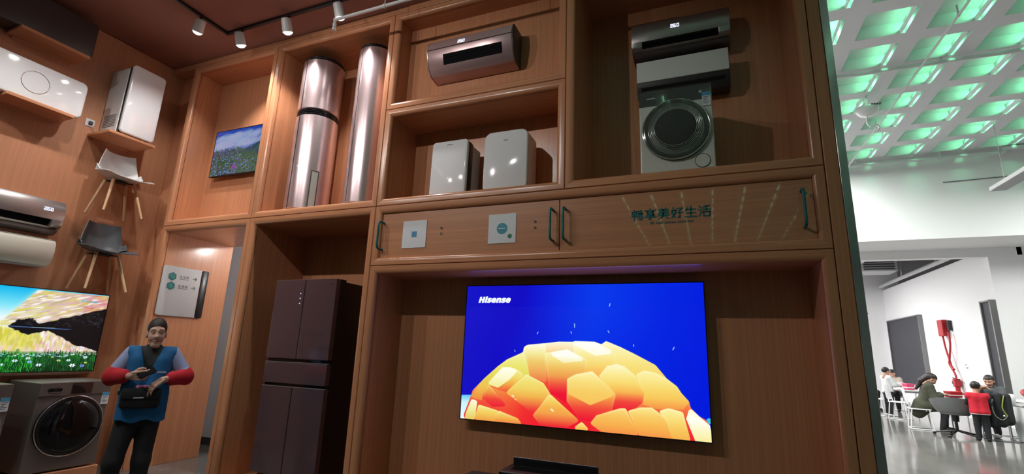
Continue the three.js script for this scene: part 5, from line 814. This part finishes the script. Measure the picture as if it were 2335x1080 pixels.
const wearShoes = (m) => ['L', 'R'].map((q) => ({ name: 'shoe', o: 0.008, cell: 0.012, prims: ({ J, S }) => [rc(add(J['an' + q], [0, -S(0.03), -S(0.02)]), J['to' + q], S(0.04), S(0.032))], cut: (x, y) => 0.002 - y, mat: m }));
const far = { cell: 0.018, fine: 0.007, fineHand: 0.006, hairCell: 0.008 };
const pants = clothMat([0.012, 0.012, 0.016]), shoeDark = clothMat([0.015, 0.015, 0.015]), shoeWhite = clothMat([0.7, 0.7, 0.7], 0.5), GP = 'people in the dining area';
const headAt = (J, s, fwd, upK = 0.115) => add(J.neck, [0, upK * s, fwd * s]);
{ // olive coat
  const s = 1.02, J = sitting(s, 0.32, 0.14); J.elL = add(J.elL, [0, 0.0, 0.06]);
  person({ ...far, label: 'woman in an olive green coat with long dark hair bending over the table', group: GP, pos: [4.5, 0, -10.95], turn: R(82), s, J, head: { c: headAt(J, s, 0.06, 0.1), pitch: R(42) }, hands: hd(),
    hair: { prims: [el([0, 0.04, -0.018], [0.09, 0.094, 0.106]), rc([0, 0.02, -0.08], [0, -0.16, -0.115], 0.07, 0.055), rc([0, -0.14, -0.11], [0.03, -0.36, -0.07], 0.055, 0.03)], cut: (x, y, z) => Math.max(0.012 - z, y - 0.06), mat: mat([0.02, 0.011, 0.011], 0.5) },
    wear: [wearTop(clothMat([0.05, 0.052, 0.032]), 'coat', 0.03, (J2, S) => [rc(J2.hip, add(J2.hip, [0, -0.14, -0.1]), S(0.16), S(0.12)), rc(add(J2.hpL, [0.02, 0, 0]), lerp3(J2.hpL, J2.knL, 0.8), S(0.1), S(0.085)), rc(add(J2.hpR, [-0.02, 0, 0]), lerp3(J2.hpR, J2.knR, 0.8), S(0.1), S(0.085))]), wearLegs(pants), ...wearShoes(shoeDark)] });
}
{ // white top child
  const s = 0.82, J = standing(s, { elL: [0.2, 0.88, 0.1], wrL: [0.1, 0.85, 0.3], elR: [-0.19, 0.86, 0.08], wrR: [-0.08, 0.85, 0.28] });
  person({ ...far, label: 'child in a white top and black trousers standing with back to the viewer', group: GP, pos: [4.62, 0, -13.85], turn: R(110), s, headSize: 0.98, J, head: { c: headAt(J, s, 0.02, 0.15), pitch: R(12) }, hands: hd(), hair: bowlHair, wear: [wearTop(clothMat([0.62, 0.63, 0.64]), 'sweater'), wearLegs(pants), ...wearShoes(shoeWhite)] });
}
{ // floral top
  const s = 0.98, J = sitting(s, 0.12, 0.1);
  person({ ...far, label: 'person with bobbed black hair in a tan and white top facing the viewer', group: GP, pos: [5.35, 0, -15.9], turn: R(-25), s, J, head: { c: headAt(J, s, 0.03), pitch: R(22), yaw: R(10) }, hands: hd(), hair: bobHair, wear: [wearTop(clothMat([0.5, 0.42, 0.36]), 'top'), { ...wearTop(clothMat([0.62, 0.6, 0.6]), 'apron', 0.03), cut: (x, y) => y - 0.9 }, wearLegs(pants), ...wearShoes(shoeDark)] });
  const q = sledChair('white dining chair under the person in the tan and white top', 5.36, -15.92, R(-25));
}
{ // red jacket behind the steel edge
  const s = 0.9, J = sitting(s, 0.15, 0.1);
  person({ ...far, label: 'person in a red jacket mostly hidden by the steel edge', group: GP, pos: [4.42, 0, -15.6], turn: R(60), s, J, head: { c: headAt(J, s, 0.04), pitch: R(20) }, hands: hd(), hair: bowlHair, wear: [wearTop(clothMat([0.5, 0.02, 0.03]), 'jacket'), wearLegs(pants), ...wearShoes(shoeDark)] });
  sledChair('white dining chair under the person in the red jacket', 4.4, -15.62, R(60));
}
{ // dark haired woman
  const s = 1.0, J = sitting(s, 0.16, 0.06); J.wrL = [0.08, 0.98, 0.32]; J.wrR = [-0.08, 0.97, 0.33]; J.elL = [0.24, 0.8, 0.2]; J.elR = [-0.24, 0.8, 0.2];
  person({ ...far, label: 'woman with bobbed black hair in a grey jacket leaning toward the child in red', group: GP, pos: [5.72, 0, -10.62], turn: R(-48), s, J, head: { c: headAt(J, s, 0.05), pitch: R(18), yaw: R(8) }, hands: hd(), hair: bobHair, wear: [wearTop(clothMat([0.07, 0.075, 0.08])), wearLegs(pants), ...wearShoes(clothMat([0.5, 0.5, 0.5]))] });
  sledChair('white dining chair under the woman in the grey jacket', 5.74, -10.64, R(-48));
}
{ // child in red
  const s = 0.68, J = standing(s, { elL: [0.17, 0.72, 0.08], wrL: [0.08, 0.82, 0.24], elR: [-0.17, 0.72, 0.08], wrR: [-0.05, 0.82, 0.25] });
  person({ ...far, cell: 0.014, label: 'small child in a red vest with white hem standing with back to the viewer', group: GP, pos: [5.0, 0, -9.55], turn: R(165), s, headSize: 0.92, J, head: { c: headAt(J, s, 0.02, 0.19), pitch: R(4), yaw: R(-25) }, hands: hd(), hair: bowlHair,
    wear: [{ name: 'shirt_sleeve', o: 0.01, prims: ({ J: q, S }) => [rc(q.shL, q.elL, S(0.055), S(0.05)), rc(q.elL, lerp3(q.elL, q.wrL, 0.9), S(0.05), S(0.036))], mat: pants }, { name: 'shirt_sleeve', o: 0.01, prims: ({ J: q, S }) => [rc(q.shR, q.elR, S(0.055), S(0.05)), rc(q.elR, lerp3(q.elR, q.wrR, 0.9), S(0.05), S(0.036))], mat: pants },
      { name: 'vest', o: 0.045, prims: ({ torso }) => torso, cut: (x, y) => Math.max(0.52 - y, y - 0.93), mat: clothMat([0.56, 0.012, 0.03]) }, { name: 'vest_hem', o: 0.048, cell: 0.01, prims: ({ torso }) => torso, cut: (x, y) => Math.max(0.505 - y, y - 0.525), mat: clothMat([0.6, 0.5, 0.5]) }, wearLegs(pants), ...wearShoes(shoeDark)] });
}
{ // black coat hung over a chair
  sledChair('pale grey dining chair with the black coat over its back', 5.42, -9.95, R(170)).traverse((o) => { if (o.isMesh && o.name !== 'under_tray') o.material = lightGrey; });
  const t = thing('coat', 'black padded coat with a lime lining hung over a chair beside the child in red', 'coat', [5.42, 0, -9.95], R(170)); t.scale.set(0.85, 0.98, 1);
  const ps = [rc([-0.16, 0.9, -0.24], [0.16, 0.9, -0.24], 0.05), rc([-0.17, 0.9, -0.28], [-0.14, 0.42, -0.32], 0.06, 0.09), rc([0.17, 0.9, -0.28], [0.16, 0.34, -0.33], 0.06, 0.09), rc([0, 0.9, -0.28], [0, 0.38, -0.33], 0.07, 0.1)];
  part('coat', nets(union(ps, 0.04), bounds(ps, 0.03), 0.014), clothMat([0.012, 0.013, 0.016]), t);
  part('lining', tube([[-0.1, 0.92, -0.33], [-0.05, 0.8, -0.385], [-0.02, 0.66, -0.41], [-0.08, 0.52, -0.43]], 0.011, 30, 8), clothMat([0.25, 0.32, 0.05]), t); part('drawstring', tube([[-0.08, 0.52, -0.43], [0.02, 0.44, -0.445], [0.12, 0.5, -0.44], [0.16, 0.68, -0.41], [0.12, 0.84, -0.36]], 0.008, 40, 6), clothMat([0.3, 0.32, 0.26]), t); part('button', new THREE.SphereGeometry(0.02, 12, 8).translate(-0.02, 0.52, -0.44), whitePlastic, t);
}
renderer.render(scene, camera);
